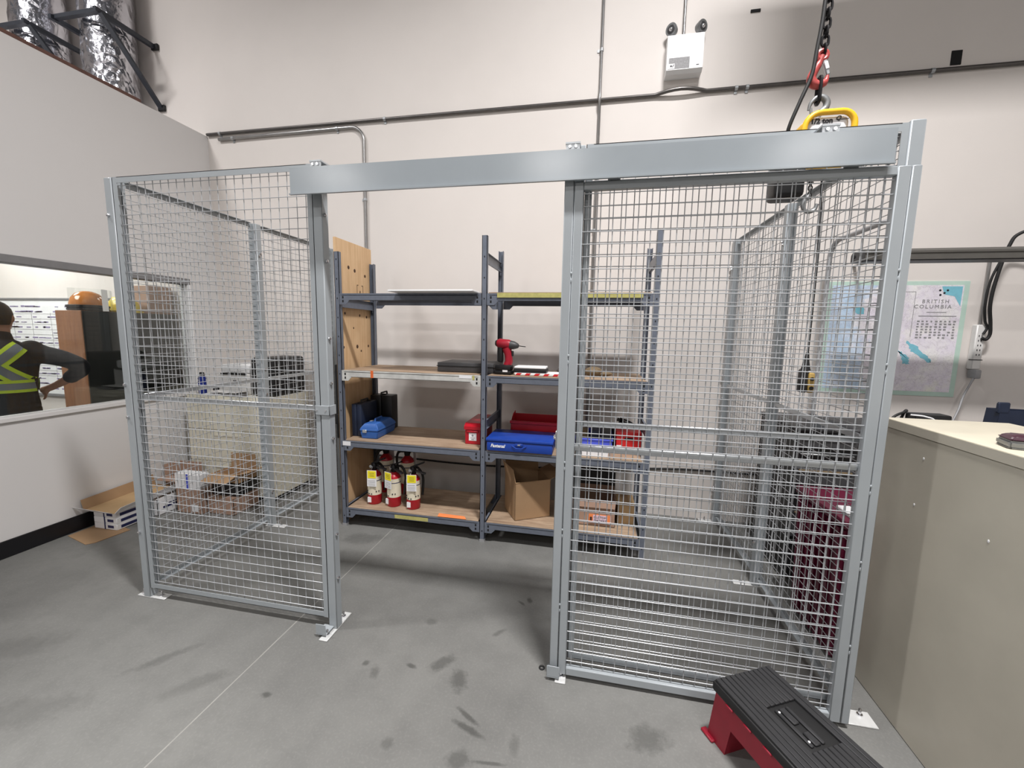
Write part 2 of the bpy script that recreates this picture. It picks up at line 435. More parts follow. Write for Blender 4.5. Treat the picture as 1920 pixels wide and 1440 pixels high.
# ------------------------------------------------------------------ the setting
WY = 3.85; WX = -4.02; XR = 7.0; YF = -11.0; ZC = 8.0; XL = -9.5
def sbox(name, p0, p1, mat, world=True): return struct(MB().box(p0, p1).build(name, mat, smooth=0))
sbox('floor', (XL, YF, -0.12), (XR, WY, 0), 'floor')
sbox('wall_back', (XL, WY, 0), (XR, WY+0.2, ZC), 'wallback')
sbox('wall_right', (XR, YF, 0), (XR+0.2, WY+0.2, ZC), 'wallback')
sbox('wall_front', (XL, YF-0.2, 0), (XR, YF, ZC), 'wallback')
sbox('wall_far_left', (XL-0.2, YF-0.2, 0), (XL, WY+0.2, ZC), 'wallback')
sbox('ceiling', (XL, YF, ZC), (XR, WY+0.2, ZC+0.2), 'ceil')
# office box on the left: wall with a window opening, deck above
WT = 0.12; wz0, wz1, wy0, wy1 = 0.955, 2.12, -0.7, 3.53
b = MB()
b.box((WX-WT, -4, 0), (WX, wy0, 3.60)); b.box((WX-WT, wy1, 0), (WX, WY, 3.60))
b.box((WX-WT, wy0, 0), (WX, wy1, wz0)); b.box((WX-WT, wy0, wz1), (WX, wy1, 3.60))
struct(b.build('wall_left', 'wallleft', smooth=0))
sbox('wall_office_front', (XL, -4.12, 0), (WX, -4, 3.6), 'wallleft')
sbox('ceiling', (XL, -4.0, 3.50), (WX-WT, WY, 3.60), 'wallleft')
struct(MB().box((-4.6, -4.0, 3.60), (WX-0.015, 3.22, 3.635)).build('trim_1', 'deck', smooth=0))
struct(MB().box((WX, -4.0, 0), (WX+0.012, WY, 0.125), 0.004).build('baseboard_left', 'baseboard'))
struct(MB().box((WX+0.012, WY-0.012, 0), (-3.9, WY, 0.125), 0.004).build('baseboard_back', 'baseboard'))
win = bpy.data.objects.new('window_1', None); COL.objects.link(win); win.location = (WX, 1.4, wz0); struct(win)
MB().box((WX-0.10, wy0, wz1-0.058), (WX+0.012, wy1, wz1), 0.004).build('window_head', 'alu', win, True)
MB().box((WX-0.10, wy0, wz0), (WX+0.02, wy1, wz0+0.035), 0.004).build('window_sill', 'wallleft', win, True)
MB().box((WX-0.10, wy1-0.03, wz0+0.035), (WX+0.012, wy1, wz1-0.058), 0.004).build('window_jamb', 'white', win, True)
MB().box((WX-0.10, wy0, wz0+0.035), (WX+0.012, wy0+0.03, wz1-0.058), 0.004).build('window_jamb', 'white', win, True)
MB().box((WX-0.064, wy0+0.03, wz0+0.035), (WX-0.058, wy1-0.03, wz1-0.058)).build('pane', 'glass', win, True)

# ------------------------------------------------------------------ conduits on the back wall
def pipe(name, pts, r, mat, label, clips=(), cat='conduit', seg=10, clipmat='zinc'):
    p0 = Vector(pts[0]); t = thing(name, label, cat, pts[len(pts)//2])
    MB().tube(pts, r, seg).build('pipe', mat, t, True)
    for c, ax in clips:
        c = Vector(c); b = MB()
        d = Vector((1, 0, 0)) if ax == 'x' else Vector((0, 0, 1))
        b.tube([c-d*0.011, c+d*0.011], r+0.004, 10)
        e = Vector((0, 0, -1)) if ax == 'x' else Vector((-1, 0, 0))
        q = c+e*(r+0.012); hs = Vector((0.012, 0.003, 0.012)); q.y = WY-0.0035
        b.box(q-hs, q+hs, 0.002)
        b.build('clip', clipmat, t, True)
    return t
cy = WY-0.016
mainp = [(-4.01, cy, 3.612), (0.40, cy, 3.612)]+[(0.40+0.4*i/8, cy-0.03*sin(pi*i/8), 3.612+0.018*sin(pi*i/8)) for i in range(1, 8)]+[(0.80, cy, 3.612), (5.5, cy, 3.612)]
pipe('wall_conduit', mainp, 0.0145, 'conduitdark', 'long weathered conduit running level across the whole back wall', [((x, cy, 3.612), 'x') for x in (-3.85, -2.02, 1.02, 1.1, 2.35)])
p2 = [(-3.87, cy, 3.555), (-2.37, cy, 3.565)]+arc((-2.37, cy, 3.435), 0.13, pi/2, 0, 8, (1, 0, 0), (0, 0, 1))+[(-2.24, cy, 1.0), (-2.24, cy, 0.45)]
pipe('bent_conduit', p2, 0.0145, 'conduit', 'conduit that bends down at the left behind the plywood sheet', [((-3.7, cy, 3.556), 'x'), ((-2.52, cy, 3.564), 'x'), ((-2.24, cy, 2.9), 'z')])
pipe('riser_conduit', [(-0.045, cy, 5.6), (-0.045, cy, 3.7), (-0.045, cy-0.032, 3.64), (-0.045, cy-0.032, 3.585), (-0.045, cy, 3.52), (-0.045, cy, 0.45)], 0.0125, 'conduit', 'vertical conduit crossing over the level conduit behind the gate track', [((-0.045, cy, z), 'z') for z in (4.0, 2.55)])
pipe('riser_conduit', [(0.597, cy, 5.6), (0.597, cy, 4.01)], 0.0115, 'conduit', 'short vertical conduit dropping into the top of the emergency light', [])
pipe('wall_cable', spline([(-2.35, WY-0.012, 0.36), (-1.85, WY-0.012, 0.347), (-1.0, WY-0.012, 0.335), (0.0, WY-0.012, 0.39), (0.66, WY-0.012, 0.444), (1.09, WY-0.012, 0.455), (1.9, WY-0.012, 0.45)], 6), 0.009, 'black_rubber', 'thin black cable strung low along the back wall behind the rack', [], 'cable')
solo(MB().box((2.465, WY-0.006, 3.645), (2.53, WY, 3.742)), 'wall_opening', 'hole', 'small black rectangular knockout plate high on the right of the back wall', 'wall plate')
solo(MB().box((1.085, WY-0.01, 4.158), (1.155, WY, 4.176)), 'wall_slot', 'hole', 'small black dash shaped bracket at the top of the back wall', 'wall plate')

# ------------------------------------------------------------------ emergency light
t = thing('emergency_light', 'white emergency light box with two round lamp heads on the back wall', 'emergency light', (0.605, WY, 3.72))
MB().prism([(0.468, WY-0.10, 3.745), (0.468, WY-0.10, 3.998), (0.468, WY, 3.998), (0.468, WY, 3.722), (0.468, WY-0.075, 3.722)], (0.272, 0, 0)).build('housing', 'white', t, True, smooth=0)
lb = MB().box((0.485, WY-0.102, 3.752), (0.64, WY-0.0995, 3.832)).build('label', 'greyink', t, True, smooth=0)
b = MB(); b.box((0.478, WY-0.1025, 3.752), (0.53, WY-0.1, 3.79)); b.build('white_label', 'paper', t, True, smooth=0)
b = MB(); b.box((0.692, WY-0.1015, 3.766), (0.712, WY-0.0998, 3.771)); b.build('print_mark', 'ink', t, True, smooth=0)
b = MB(); b.lathe([(0.007, 0), (0.007, 0.002)], (0.503, WY-0.1035, 3.772), 10, 'Y'); b.build('print_dot', 'ink', t, True, smooth=0)
b = MB(); b.bar((0.512, WY-0.1035, 3.764), (0.524, WY-0.1035, 3.782), 0.004, 0.002, (0, 1, 0)); b.build('print_tick', 'ink', t, True, smooth=0)
for x, s in ((0.515, -1), (0.70, 1)):
    q = MB(); q.cyl((x, WY-0.055, 3.995), (x, WY-0.055, 4.03), 0.012); h = q.build('lamp_stem', 'steel', t, True)
    d = Vector((s*0.55, -0.8, -0.15)).normalized(); c = Vector((x+s*0.01, WY-0.06, 4.058))
    q = MB(); q.tube([c-d*0.035, c-d*0.02, c+d*0.012, c+d*0.03], [0.018, 0.034, 0.043, 0.045], 18); q.build('lamp_head', 'steel', t, True)
    q = MB(); q.tube([c+d*0.029, c+d*0.033], [0.032, 0.028], 18); q.build('lens', 'greycase', t, True); MB().sphere(c+d*0.03, 0.016, (1, 1, 1), 10).build('bulb', 'chrome', t, True)

# ------------------------------------------------------------------ foil ducts and wall brackets above the office
def duct(x, y, r, label):
    prof = []; z = 3.606
    while z < 6.9:
        prof.append((r*(1+0.012*sin(z*21)+random.uniform(-.012, .012)), z-3.606)); z += 0.09
    bm = MB(); bm.lathe(prof, (0, 0, 0), 28)
    for v in bm.bm.verts: v.co.x += random.uniform(-.006, .006); v.co.y += random.uniform(-.006, .006)
    o = bm.build('foil_duct', 'foil', None, smooth=25); o.location = (x, y, 3.606)
    tag(o, label, 'duct')
def bracket(x, y0, z, xw, label, zd=3.911):
    t = thing('duct_bracket', label, 'bracket', (x, WY, z))
    MB().bar((x, WY-0.002, z), (x, y0, z), 0.035, 0.04).build('strut', 'strut', t, True)
    MB().bar((x-xw, WY-0.002, z), (x-xw, y0, z), 0.035, 0.04).build('strut', 'strut', t, True)
    MB().bar((x-xw, y0+0.045, z+0.012), (x, y0+0.045, z+0.012), 0.04, 0.035).build('cross_bar', 'strut', t, True)
    MB().bar((x+0.028, WY-0.015, zd), (x+0.028, y0+0.03, z-0.02), 0.02, 0.05, (1, 0, 0)).build('brace', 'strut', t, True)
    for zz, xx in ((z, x), (zd, x+0.028), (z, x-xw)):
        MB().box((xx-0.035, WY-0.025, zz-0.03), (xx+0.05, WY, zz+0.03), 0.006).build('foot', 'black', t, True)
duct(-4.85, 3.61, 0.21, 'silver foil wrapped round duct nearest the wall corner, right of the pair')
duct(-5.72, 3.61, 0.21, 'silver foil wrapped round duct further from the corner, left of the pair')
bracket(-4.585, 3.31, 4.50, 0.53, 'dark strut bracket with diagonal brace around the right foil duct')
bracket(-5.45, 3.31, 4.50, 0.53, 'dark strut bracket with diagonal brace around the left foil duct')

# ------------------------------------------------------------------ security cage
PW = 0.05; CZ = 2.436
cage = thing('security_cage', 'grey wire mesh security cage of posts and panels bolted to the concrete floor', 'cage', (-0.75, 1.9, 0))
def bolt(parent, p, d, r=0.009, world=True):
    p, d = Vector(p), Vector(d)
    return MB().tube([p, p+d*0.004, p+d*0.009, p+d*0.012], [r, r, r*0.85, r*0.35], 8).build('bolt', 'chrome', parent, world)
def post(x0, y0, front=True, bx=(0.0, 0.0), by=(0.0, 0.0), z1=CZ, bolts=()):
    p = MB().box((x0, y0, 0.004), (x0+PW, y0+PW, z1), 0.004).build('post', 'cage', cage, True)
    bp = MB().box((x0-bx[0], y0-by[0], 0), (x0+PW+bx[1], y0+PW+by[1], 0.007), 0.002).build('base_plate', 'plate', p, True)
    for sx, sy in (((-bx[0]*0.55, PW/2), (PW+bx[1]*0.55, PW/2)) if max(bx) > max(by) else ((PW/2, -by[0]*0.55), (PW/2, PW+by[1]*0.55))):
        q = Vector((x0+sx, y0+sy, 0.006))
        if (max(bx) > max(by) and (bx[0] if sx < 0 else bx[1]) > 0.02) or (max(by) >= max(bx) and (by[0] if sy < 0 else by[1]) > 0.02):
            MB().tube([q, q+Vector((0, 0, .008)), q+Vector((0, 0, .0081)), q+Vector((0, 0, .03)), q+Vector((0, 0, .034))], [0.012, 0.012, 0.006, 0.006, 0.003], 8).build('anchor_bolt', 'chrome', p, True)
    for q, d in bolts: bolt(p, q, d)
    return p
FY = 1.87
zb = (0.28, 0.82, 1.33, 1.50, 2.24)
post(-2.64, FY, bx=(0.05, 0.10), bolts=[((-2.625, FY, z), (0, -1, 0)) for z in (0.42, 1.12, 1.31, 2.24)])
post(-1.375, FY, by=(0.09, 0.09), bolts=[((-1.325, FY+0.02, z), (1, 0, 0)) for z in (0.30, 0.55, 1.08, 1.37, 1.6, 1.98, 2.2)])
post(-0.12, FY+0.002, by=(0.09, 0.05))
post(1.102, FY, bx=(0.02, 0.10), by=(0.03, 0.0), z1=2.446, bolts=[((1.135, FY, z), (0, -1, 0)) for z in (1.02, 1.32, 2.27)])
for x in (-2.625, 1.09):
    for y in (2.83, 3.79):
        sx = 1 if x < 0 else -1
        post(x, y, bx=(0.02, 0.11) if x < 0 else (0.11, 0.02), bolts=[((x+(PW if x < 0 else 0), y+0.015, z), (sx, 0, 0)) for z in (0.3, 1.12, 1.32, 2.2)]+[((x+(PW if x < 0 else 0), y+0.03, z), (sx, 0, 0)) for z in (0.32, 2.22)])
def panel(o, u, w, z0=0.065, z1=CZ, mid=1.235, th=0.028, fw=0.03, pitch=0.0508, parent=None, name='mesh_panel', web='near'):
    """frame of rolled angle with welded wire: o is the lower start corner, u the unit direction, depth along n"""
    o, u = Vector(o), Vector(u); n = Vector((-u.y, u.x, 0)); z = Vector((0, 0, 1))
    def blk(b, a0, a1, c0, c1, d0=0, d1=th, bev=0.003):
        R = Matrix((u, n, z)).transposed().to_4x4(); R.translation = Vector((o.x, o.y, 0))
        b.box((a0, d0, c0), (a1, d1, c1), bev, 1, R)
    b = MB(); t = 0.003
    wd = (0, t) if web == 'near' else (th-t, th)
    def member(a0, a1, c0, c1, fl):
        blk(b, a0, a1, c0, c1, wd[0], wd[1], 0); blk(b, *fl, 0, th, 0)
    member(0, fw, z0, z1, (0, t, z0, z1)); member(w-fw, w, z0, z1, (w-t, w, z0, z1))
    member(fw, w-fw, z0, z0+fw, (fw, w-fw, z0, z0+t)); member(fw, w-fw, z1-fw, z1, (fw, w-fw, z1-t, z1))
    fr = b.build(name, 'cage', parent or cage, True, smooth=0)
    b = MB(); r = 0.0020; dm = 0.014
    nv = int((w-2*fw)/pitch); s0 = fw+((w-2*fw)-nv*pitch)/2
    for i in range(nv+1):
        a = o+u*(s0+i*pitch)+n*dm
        b.tube([Vector((a.x, a.y, z0+fw*0.5)), Vector((a.x, a.y, z1-fw*0.5))], r, 6)
    nh = int((z1-z0-2*fw)/pitch); t0 = z0+fw+((z1-z0-2*fw)-nh*pitch)/2
    for i in range(nh+1):
        zz = t0+i*pitch; a = o+u*(fw*0.5)+n*(dm-2*r); c = o+u*(w-fw*0.5)+n*(dm-2*r)
        b.tube([Vector((a.x, a.y, zz)), Vector((c.x, c.y, zz))], r, 6)
    wm = b.build('wire_mesh', 'wire', fr, True); wm['kind'] = 'stuff'
    if mid:
        b = MB(); blk(b, fw, w-fw, mid-0.014, mid+0.014, 0.019, 0.028); b.build('mid_rail', 'zinc', fr, True)
    return fr
panel((-2.588, FY+0.004, 0), (1, 0, 0), 1.212)
panel((-0.068, FY+0.006, 0), (1, 0, 0), 1.176, z1=2.438)
panel((-2.585, FY+0.052, 0), (0, 1, 0), 0.908, web='far')
panel((-2.585, 2.882, 0), (0, 1, 0), 0.906, web='far')
panel((1.135, FY+0.052, 0), (0, 1, 0), 0.908)
panel((1.135, 2.882, 0), (0, 1, 0), 0.906)
# sliding gate track cover and its brackets
tc = MB()
tc.box((-1.43, 1.790, 2.272), (1.018, 1.7925, 2.388)); tc.box((-1.43, 1.78, 2.266), (1.018, 1.7925, 2.272)); tc.box((-1.43, 1.7925, 2.3855), (1.018, 1.845, 2.388))
track = tc.build('track_cover', 'track', cage, True, smooth=0)
b = MB(); b.box((-1.42, 1.815, 2.30), (1.03, 1.818, 2.36)); b.box((-1.42, 1.818, 2.30), (1.03, 1.85, 2.303)); b.box((-1.42, 1.85, 2.30), (1.03, 1.853, 2.36)); b.build('track', 'zinc', track, True, smooth=0)
for x in (-1.30, -0.12, 0.81):
    b = MB(); b.box((x-0.028, 1.80, 2.388), (x+0.028, 1.90, 2.392)); b.box((x-0.028, 1.80, 2.392), (x+0.028, 1.803, 2.412)); b.box((x-0.030, 1.797, 2.412), (x+0.030, 1.90, 2.419)); b.box((x-0.028, 1.86, 2.36), (x+0.028, 1.863, 2.392))
    q = b.build('track_bracket', 'zinc', track, True, smooth=0)
    for dx in (-0.012, 0.012): MB().cyl((x+dx, 1.80, 2.401), (x+dx, 1.794, 2.401), 0.006, 8).build('bolt', 'chrome', track, True)
b = MB(); b.box((1.025, 1.82, 2.28), (1.034, 1.845, 2.30), 0.002); b.box((1.02, 1.825, 2.33), (1.034, 1.85, 2.385), 0.003); b.build('end_stop', 'black', track, True)
# gate guides and lock keep
for x, y in ((-1.375, 1.80), (-0.13, 1.79)):
    b = MB(); b.box((x-0.03, y, 0.022), (x+0.03, y+0.004, 0.078), 0.002); b.box((x-0.03, y, 0.018), (x+0.03, y+0.075, 0.022)); b.build('gate_guide', 'cage', cage, True)
b = MB(); b.box((-1.402, FY-0.006, 1.205), (-1.318, FY-0.001, 1.255), 0.002); b.box((-1.324, FY-0.006, 1.205), (-1.318, FY+0.05, 1.255), 0.002); keep = b.build('lock_keep', 'cage', cage, True)
for x in (-1.392, -1.34): MB().cyl((x, FY-0.006, 1.23), (x, FY-0.009, 1.23), 0.004, 8).build('bolt', 'chrome', keep, True)

# ------------------------------------------------------------------ sliding gate
gate = thing('sliding_gate', 'grey mesh sliding gate parked open in front of the right fixed panel', 'gate', (0.49, 1.83, 0.02))
gx0, gx1, gy, gz0, gz1 = -0.150, 1.123, 1.815, 0.022, 2.268
MB().box((gx0, gy, gz0), (gx0+0.039, gy+0.032, gz1+0.012), 0.003).build('stile', 'cage', gate, True)
MB().box((gx0+0.041, gy, gz0), (gx0+0.079, gy+0.032, gz1), 0.003).build('stile', 'cage', gate, True)
MB().box((gx1-0.031, gy, gz0), (gx1, gy+0.032, gz1), 0.003).build('stile', 'cage', gate, True)
MB().box((gx1-0.075, gy, gz0), (gx1-0.033, gy+0.032, gz1), 0.003).build('stile', 'cage', gate, True)
MB().box((gx0+0.079, gy, gz1-0.032), (gx1-0.075, gy+0.032, gz1), 0.003).build('top_rail', 'cage', gate, True)
MB().box((gx0+0.079, gy, gz0), (gx1-0.075, gy+0.032, gz0+0.038), 0.003).build('bottom_rail', 'cage', gate, True)
MB().box((gx0+0.079, gy+0.018, 1.122), (gx1-0.075, gy+0.03, 1.15), 0.003).build('mid_rail', 'zinc', gate, True)
b = MB(); r = 0.0020; x = gx0+0.079+0.022
while x < gx1-0.078:
    b.tube([(x, gy+0.016, gz0+0.02), (x, gy+0.016, gz1-0.02)], r, 6); x += 0.0508
z = gz0+0.038+0.03
while z < gz1-0.034:
    b.tube([(gx0+0.06, gy+0.0122, z), (gx1-0.06, gy+0.0122, z)], r, 6); z += 0.0508
wm = b.build('wire_mesh', 'wire', gate, True); wm['kind'] = 'stuff'
b = MB()
for z in (0.38, 0.75, 1.07, 1.55, 1.9):
    for xx in (gx0+0.040, gx1-0.032):
        b.sphere((xx, gy+0.001, z), 0.006, (0.7, 0.5, 1)); b.sphere((xx, gy+0.001, z-0.03), 0.004, (0.7, 0.5, 2.2))
b.build('weld_bead', 'cage', gate, True)
for x in (0.05, 0.9):
    b = MB(); b.box((x-0.025, gy+0.006, gz1), (x+0.025, gy+0.012, 2.33), 0.002); b.cyl((x-0.015, gy+0.013, 2.32), (x-0.015, gy+0.03, 2.32), 0.014); b.cyl((x+0.015, gy+0.013, 2.32), (x+0.015, gy+0.03, 2.32), 0.014); b.build('roller_hanger', 'zinc', gate, True)
b = MB(); b.box((gx0-0.006, gy+0.004, 1.13), (gx0, gy+0.028, 1.21), 0.002); b.cyl((gx0-0.005, gy+0.016, 1.18), (gx0-0.014, gy+0.016, 1.18), 0.011, 12); b.build('lock', 'chrome', gate, True)

# ------------------------------------------------------------------ storage rack
rack = thing('storage_rack', 'slate blue two bay boltless rack with wooden shelf boards against the back wall', 'rack', (-0.8, 3.27, 0))
RF, RB = 2.99, 3.55; XS = (-2.01, -0.81, 0.40); RTOP = (2.25, 2.34, 2.34)
def upright(x, y, h, front):
    b = MB(); s = 1 if front else -1
    b.box((x-0.02, min(y, y+s*0.004), 0), (x+0.02, max(y, y+s*0.004), h))
    b.box((x-0.02, min(y, y+s*0.035), 0), (x-0.016, max(y, y+s*0.035), h)); b.box((x+0.016, min(y, y+s*0.035), 0), (x+0.02, max(y, y+s*0.035), h))
    o = b.build('upright', 'rack', rack, True, smooth=0)
    if front:
        b = MB(); z = 0.09
        while z < h-0.02:
            b.box((x-0.0035, y-0.0008, z-0.006), (x+0.0035, y+0.003, z+0.006)); z += 0.15
        q = b.build('punched_hole', 'hole', o, True, smooth=0); q['kind'] = 'stuff'
    MB().box((x-0.021, min(y-0.002*s, y+s*0.036), 0), (x+0.021, max(y-0.002*s, y+s*0.036), 0.022)).build('foot', 'duct_gray', o, True, smooth=0)
for x, h in zip(XS, RTOP):
    upright(x, RF, h, True); upright(x, RB, h-0.012, False)
def brace(x, z, h=0.075):
    b = MB(); b.box((x-0.006, RF+0.02, z-h/2), (x-0.003, RB-0.02, z+h/2)); b.box((x-0.006, RF+0.02, z+h/2-0.003), (x+0.012, RB-0.02, z+h/2)); b.box((x-0.006, RF+0.02, z-h/2), (x+0.012, RB-0.02, z-h/2+0.003))
    b.build('side_brace', 'rack', rack, True, smooth=0)
for x, zs in zip(XS, ((1.86, 0.13), (2.19, 0.93, 0.11), (2.17, 0.93, 0.11))):
    for z in zs: brace(x, z)
LV = (0.165, 0.742, 1.322, 1.928)
def beam(x0, x1, y, zt, mat, front):
    h = 0.055; s = 1 if front else -1; yy = y-0.004*s
    b = MB()
    pts = [(x0, yy, zt), (x1, yy, zt), (x1, yy, zt-h-0.03), (x1-0.055, yy, zt-h-0.03), (x1-0.085, yy, zt-h), (x0+0.085, yy, zt-h), (x0+0.055, yy, zt-h-0.03), (x0, yy, zt-h-0.03)]
    b.prism(pts, (0, 0.004*s, 0)); b.box((x0+0.02, min(yy, yy+0.03*s), zt-0.016), (x1-0.02, max(yy, yy+0.03*s), zt-0.012)); b.box((x0+0.08, min(yy, yy+0.018*s), zt-h), (x1-0.08, max(yy, yy+0.018*s), zt-h+0.003))
    o = b.build('shelf_beam', mat, rack, True, smooth=0)
    b = MB()
    for xx in (x0+0.03, x1-0.03):
        for zz in (zt-0.03, zt-0.06): b.box((xx-0.006, min(yy-0.001*s, yy+0.003*s), zz-0.009), (xx+0.006, max(yy-0.001*s, yy+0.003*s), zz+0.009))
    q = b.build('beam_slot', 'hole', o, True, smooth=0)
    return o
M['whitebeam'] = mk('worn white beam paint', (206, 206, 202), 0.45, 0, 0.3, 12)
beams = {}
for bi, (xa, xb) in enumerate(((XS[0]+0.021, XS[1]-0.021), (XS[1]+0.021, XS[2]-0.021))):
    for li, zt in enumerate(LV):
        mat = 'rack'
        if bi == 0 and li == 2: mat = 'whitebeam'
        beams[(bi, li)] = beam(xa, xb, RF, zt, mat, True); beam(xa, xb, RB, zt, 'rack', False)
        if not (bi == 0 and li == 3):
            zt2 = zt-0.012
            n = 2 if bi == 0 else 2
            ym = (RF+RB)/2
            d = (0, 0.004)[li % 2]
            MB().box((xa+0.012, RF+0.004, zt2), (xb-0.012, RB-0.004, zt2+0.016+d), 0.001).build('shelf_board', 'shelfwood', rack, True, smooth=0)
for x in (-1.6, -1.2):
    MB().box((x-0.02, RF+0.01, 1.912), (x+0.02, RB-0.01, 1.922)).build('support_tie', 'rack', rack, True, smooth=0)
o = MB().box((XS[1]+0.10, RF-0.012, 1.897), (XS[2]-0.09, RF-0.0045, 1.930)).build('edge_strip', 'limeedge', rack, True, smooth=0)
def sticker(x0, x1, z0, z1, mat, name='sticker', y=RF-0.0055):
    return MB().box((x0, y, z0), (x1, y+0.0012, z1)).build(name, mat, rack, True, smooth=0)
sticker(-1.735, -1.712, 1.268, 1.326, 'orange', 'orange_tape'); sticker(-1.0, -0.90, 1.295, 1.318, 'paper'); sticker(-0.895, -0.878, 1.285, 1.318, 'limeedge')
sticker(-2.0, -1.93, 0.70, 0.735, 'paper'); sticker(-1.55, -1.26, 0.118, 0.148, 'limeedge', 'yellow_tape')
MB().prism([(-1.18, RF-0.0005, 0.1705), (-0.94, RF+0.002, 0.1705), (-0.97, RF+0.05, 0.1705), (-1.19, RF+0.06, 0.1705)], (0, 0, 0.001)).build('chipped_edge', 'orangelab', rack, True, smooth=0)

# plywood sheet
ply = thing('plywood_sheet', 'tall plywood sheet with dark knots closing the left end of the rack', 'plywood', (-2.048, 3.29, 0))
MB().box((-2.058, 3.028, 0), (-2.038, 3.562, 2.37), 0.001).build('sheet', 'ply', ply, True, smooth=0)
b = MB()
for y, z, r in ((3.20, 2.16, .016), (3.29, 2.145, .016), (3.45, 2.12, .014), (3.13, 1.78, .012), (3.35, 1.77, .012), (3.46, 1.76, .012), (3.25, 1.66, .009), (3.10, 1.50, .012), (3.30, 1.50, .017), (3.48, 1.50, .012), (3.36, 1.46, .01)):
    b.lathe([(r, 0), (r*0.9, 0.0006)], (-2.038, y, z), 10, 'X')
k = b.build('knot', 'knot', ply, True)
for v in k.data.vertices: v.co.z = v.co.z
b = MB()
for p, q in (((3.32, 2.03), (3.32, 1.90)), ((3.41, 2.03), (3.41, 1.90)), ((3.32, 2.03), (3.34, 2.03)), ((3.41, 2.03), (3.39, 2.03)), ((3.35, 1.95), (3.365, 1.985)), ((3.365, 1.985), (3.38, 1.95)), ((3.33, 1.91), (3.40, 1.93))):
    b.bar((-2.0372, p[0], p[1]), (-2.0372, q[0], q[1]), 0.005, 0.001, (1, 0, 0))
b.build('stamp', 'knot', ply, True)

# ------------------------------------------------------------------ things on the rack
T3 = LV[2]+0.006; T2 = LV[1]+0.009; T1 = LV[0]+0.006; T4 = LV[3]
# top left: white panel lying on the beams
solo(MB().box((-1.50, 2.84, T4+0.001), (-0.855, 3.40, T4+0.013), 0.002), 'white_board', 'white', 'thin white board lying across the bare top left beams of the rack', 'board')
b = MB(); b.box((-1.22, 3.10, T3), (-0.76+0.0, 3.45, T3+0.075), 0.006, 2)
cs = thing('flat_case', 'flat charcoal case on the third shelf beside the red drill', 'case', (-1.0, 3.27, T3))
b.build('body', 'greycase', cs, True)
MB().box((-1.224, 3.096, T3+0.045), (-0.756, 3.454, T3+0.05)).build('seam', 'black', cs, True)
# cordless drill
dr = thing('cordless_drill', 'red and black cordless drill standing on its battery on the third shelf', 'drill', (-0.672, 3.10, T3), radians(-8))
q = MB(); q.box((-0.075, -0.045, 0), (0.065, 0.045, 0.03), 0.01, 2); q.box((-0.07, -0.04, 0.03), (0.06, 0.04, 0.075), 0.012, 2); bt = q.build('battery', 'black', dr)
MB().box((0.0, -0.0465, 0.02), (0.04, -0.0455, 0.035)).build('battery_mark', 'paper', bt, smooth=0)
q = MB(); q.tube([(0.02, 0, 0.06), (0.035, 0, 0.10), (0.03, 0, 0.15), (0.015, 0, 0.20)], [0.034, 0.03, 0.03, 0.036], 14); q.build('grip', 'crimson', dr)
q = MB(); q.tube([(-0.06, 0, 0.235), (-0.045, 0, 0.235), (0.03, 0, 0.228), (0.045, 0, 0.225)], [0.028, 0.036, 0.037, 0.033], 16); q.build('motor_housing', 'crimson', dr)
q = MB(); q.tube([(-0.075, 0, 0.237), (-0.06, 0, 0.236)], [0.02, 0.03], 16); q.box((-0.052, -0.02, 0.09), (-0.014, 0.02, 0.215), 0.01, 2); q.build('side_guard', 'black', dr)
q = MB(); q.tube([(0.045, 0, 0.225), (0.075, 0, 0.222), (0.105, 0, 0.219), (0.11, 0, 0.219)], [0.034, 0.03, 0.018, 0.012], 16); q.build('chuck', 'greycase', dr)
MB().cyl((0.11, 0, 0.219), (0.165, 0, 0.214), 0.003, 8).build('bit', 'chain', dr)
MB().box((0.055, -0.012, 0.14), (0.07, 0.012, 0.18), 0.004).build('trigger', 'black', dr)
# red and white striped strap with black reader
st = thing('striped_packet', 'flat red and white striped packet under a black scanner on the third shelf', 'packet', (-0.40, 3.14, T3))
q = MB(); q.box((-0.585, 3.05, T3), (-0.20, 3.24, T3+0.018), 0.003); q.build('packet', 'paper', st, True)
for i in range(5): 
    x = -0.578+i*0.07
    MB().prism([(x, 3.0490, T3+0.001), (x+0.035, 3.0490, T3+0.001), (x+0.05, 3.0490, T3+0.0175), (x+0.015, 3.0490, T3+0.0175)], (0, 0.002, 0)).build('red_stripe', 'redplastic', st, True, smooth=0)
sc_ = thing('scanner', 'small black scanner with white lid lying on the striped packet', 'scanner', (-0.46, 3.13, T3+0.018))
MB().box((-0.595, 3.06, T3+0.018), (-0.345, 3.20, T3+0.05), 0.008, 2).build('body', 'black', sc_, True)
MB().box((-0.59, 3.062, T3+0.05), (-0.35, 3.21, T3+0.066), 0.006, 2).build('lid', 'white', sc_, True)
b = MB(); b.sphere((0, 0, 0.03), 0.09, (1.5, 0.8, 0.4)); 
for v in b.bm.verts: v.co.z = max(0, v.co.z+0.01*sin(v.co.x*60)); 
o = b.build('cloth_rag', 'cloth', smooth=60); o.location = (-0.16, 3.33, T3); tag(o, 'crumpled grey rag behind the striped packet on the third shelf', 'rag')
b = MB(); b.sphere((0, 0, 0.035), 0.075, (0.9, 0.8, 0.5)); b.sphere((0.07, 0.0, 0.02), 0.05, (1.4, 0.7, 0.4))
for v in b.bm.verts: v.co.z = max(0, v.co.z)
o = b.build('work_glove', 'leather', smooth=60); o.location = (0.0, 3.2, T3); tag(o, 'brown leather work gloves on the third shelf behind the gate stile', 'gloves')
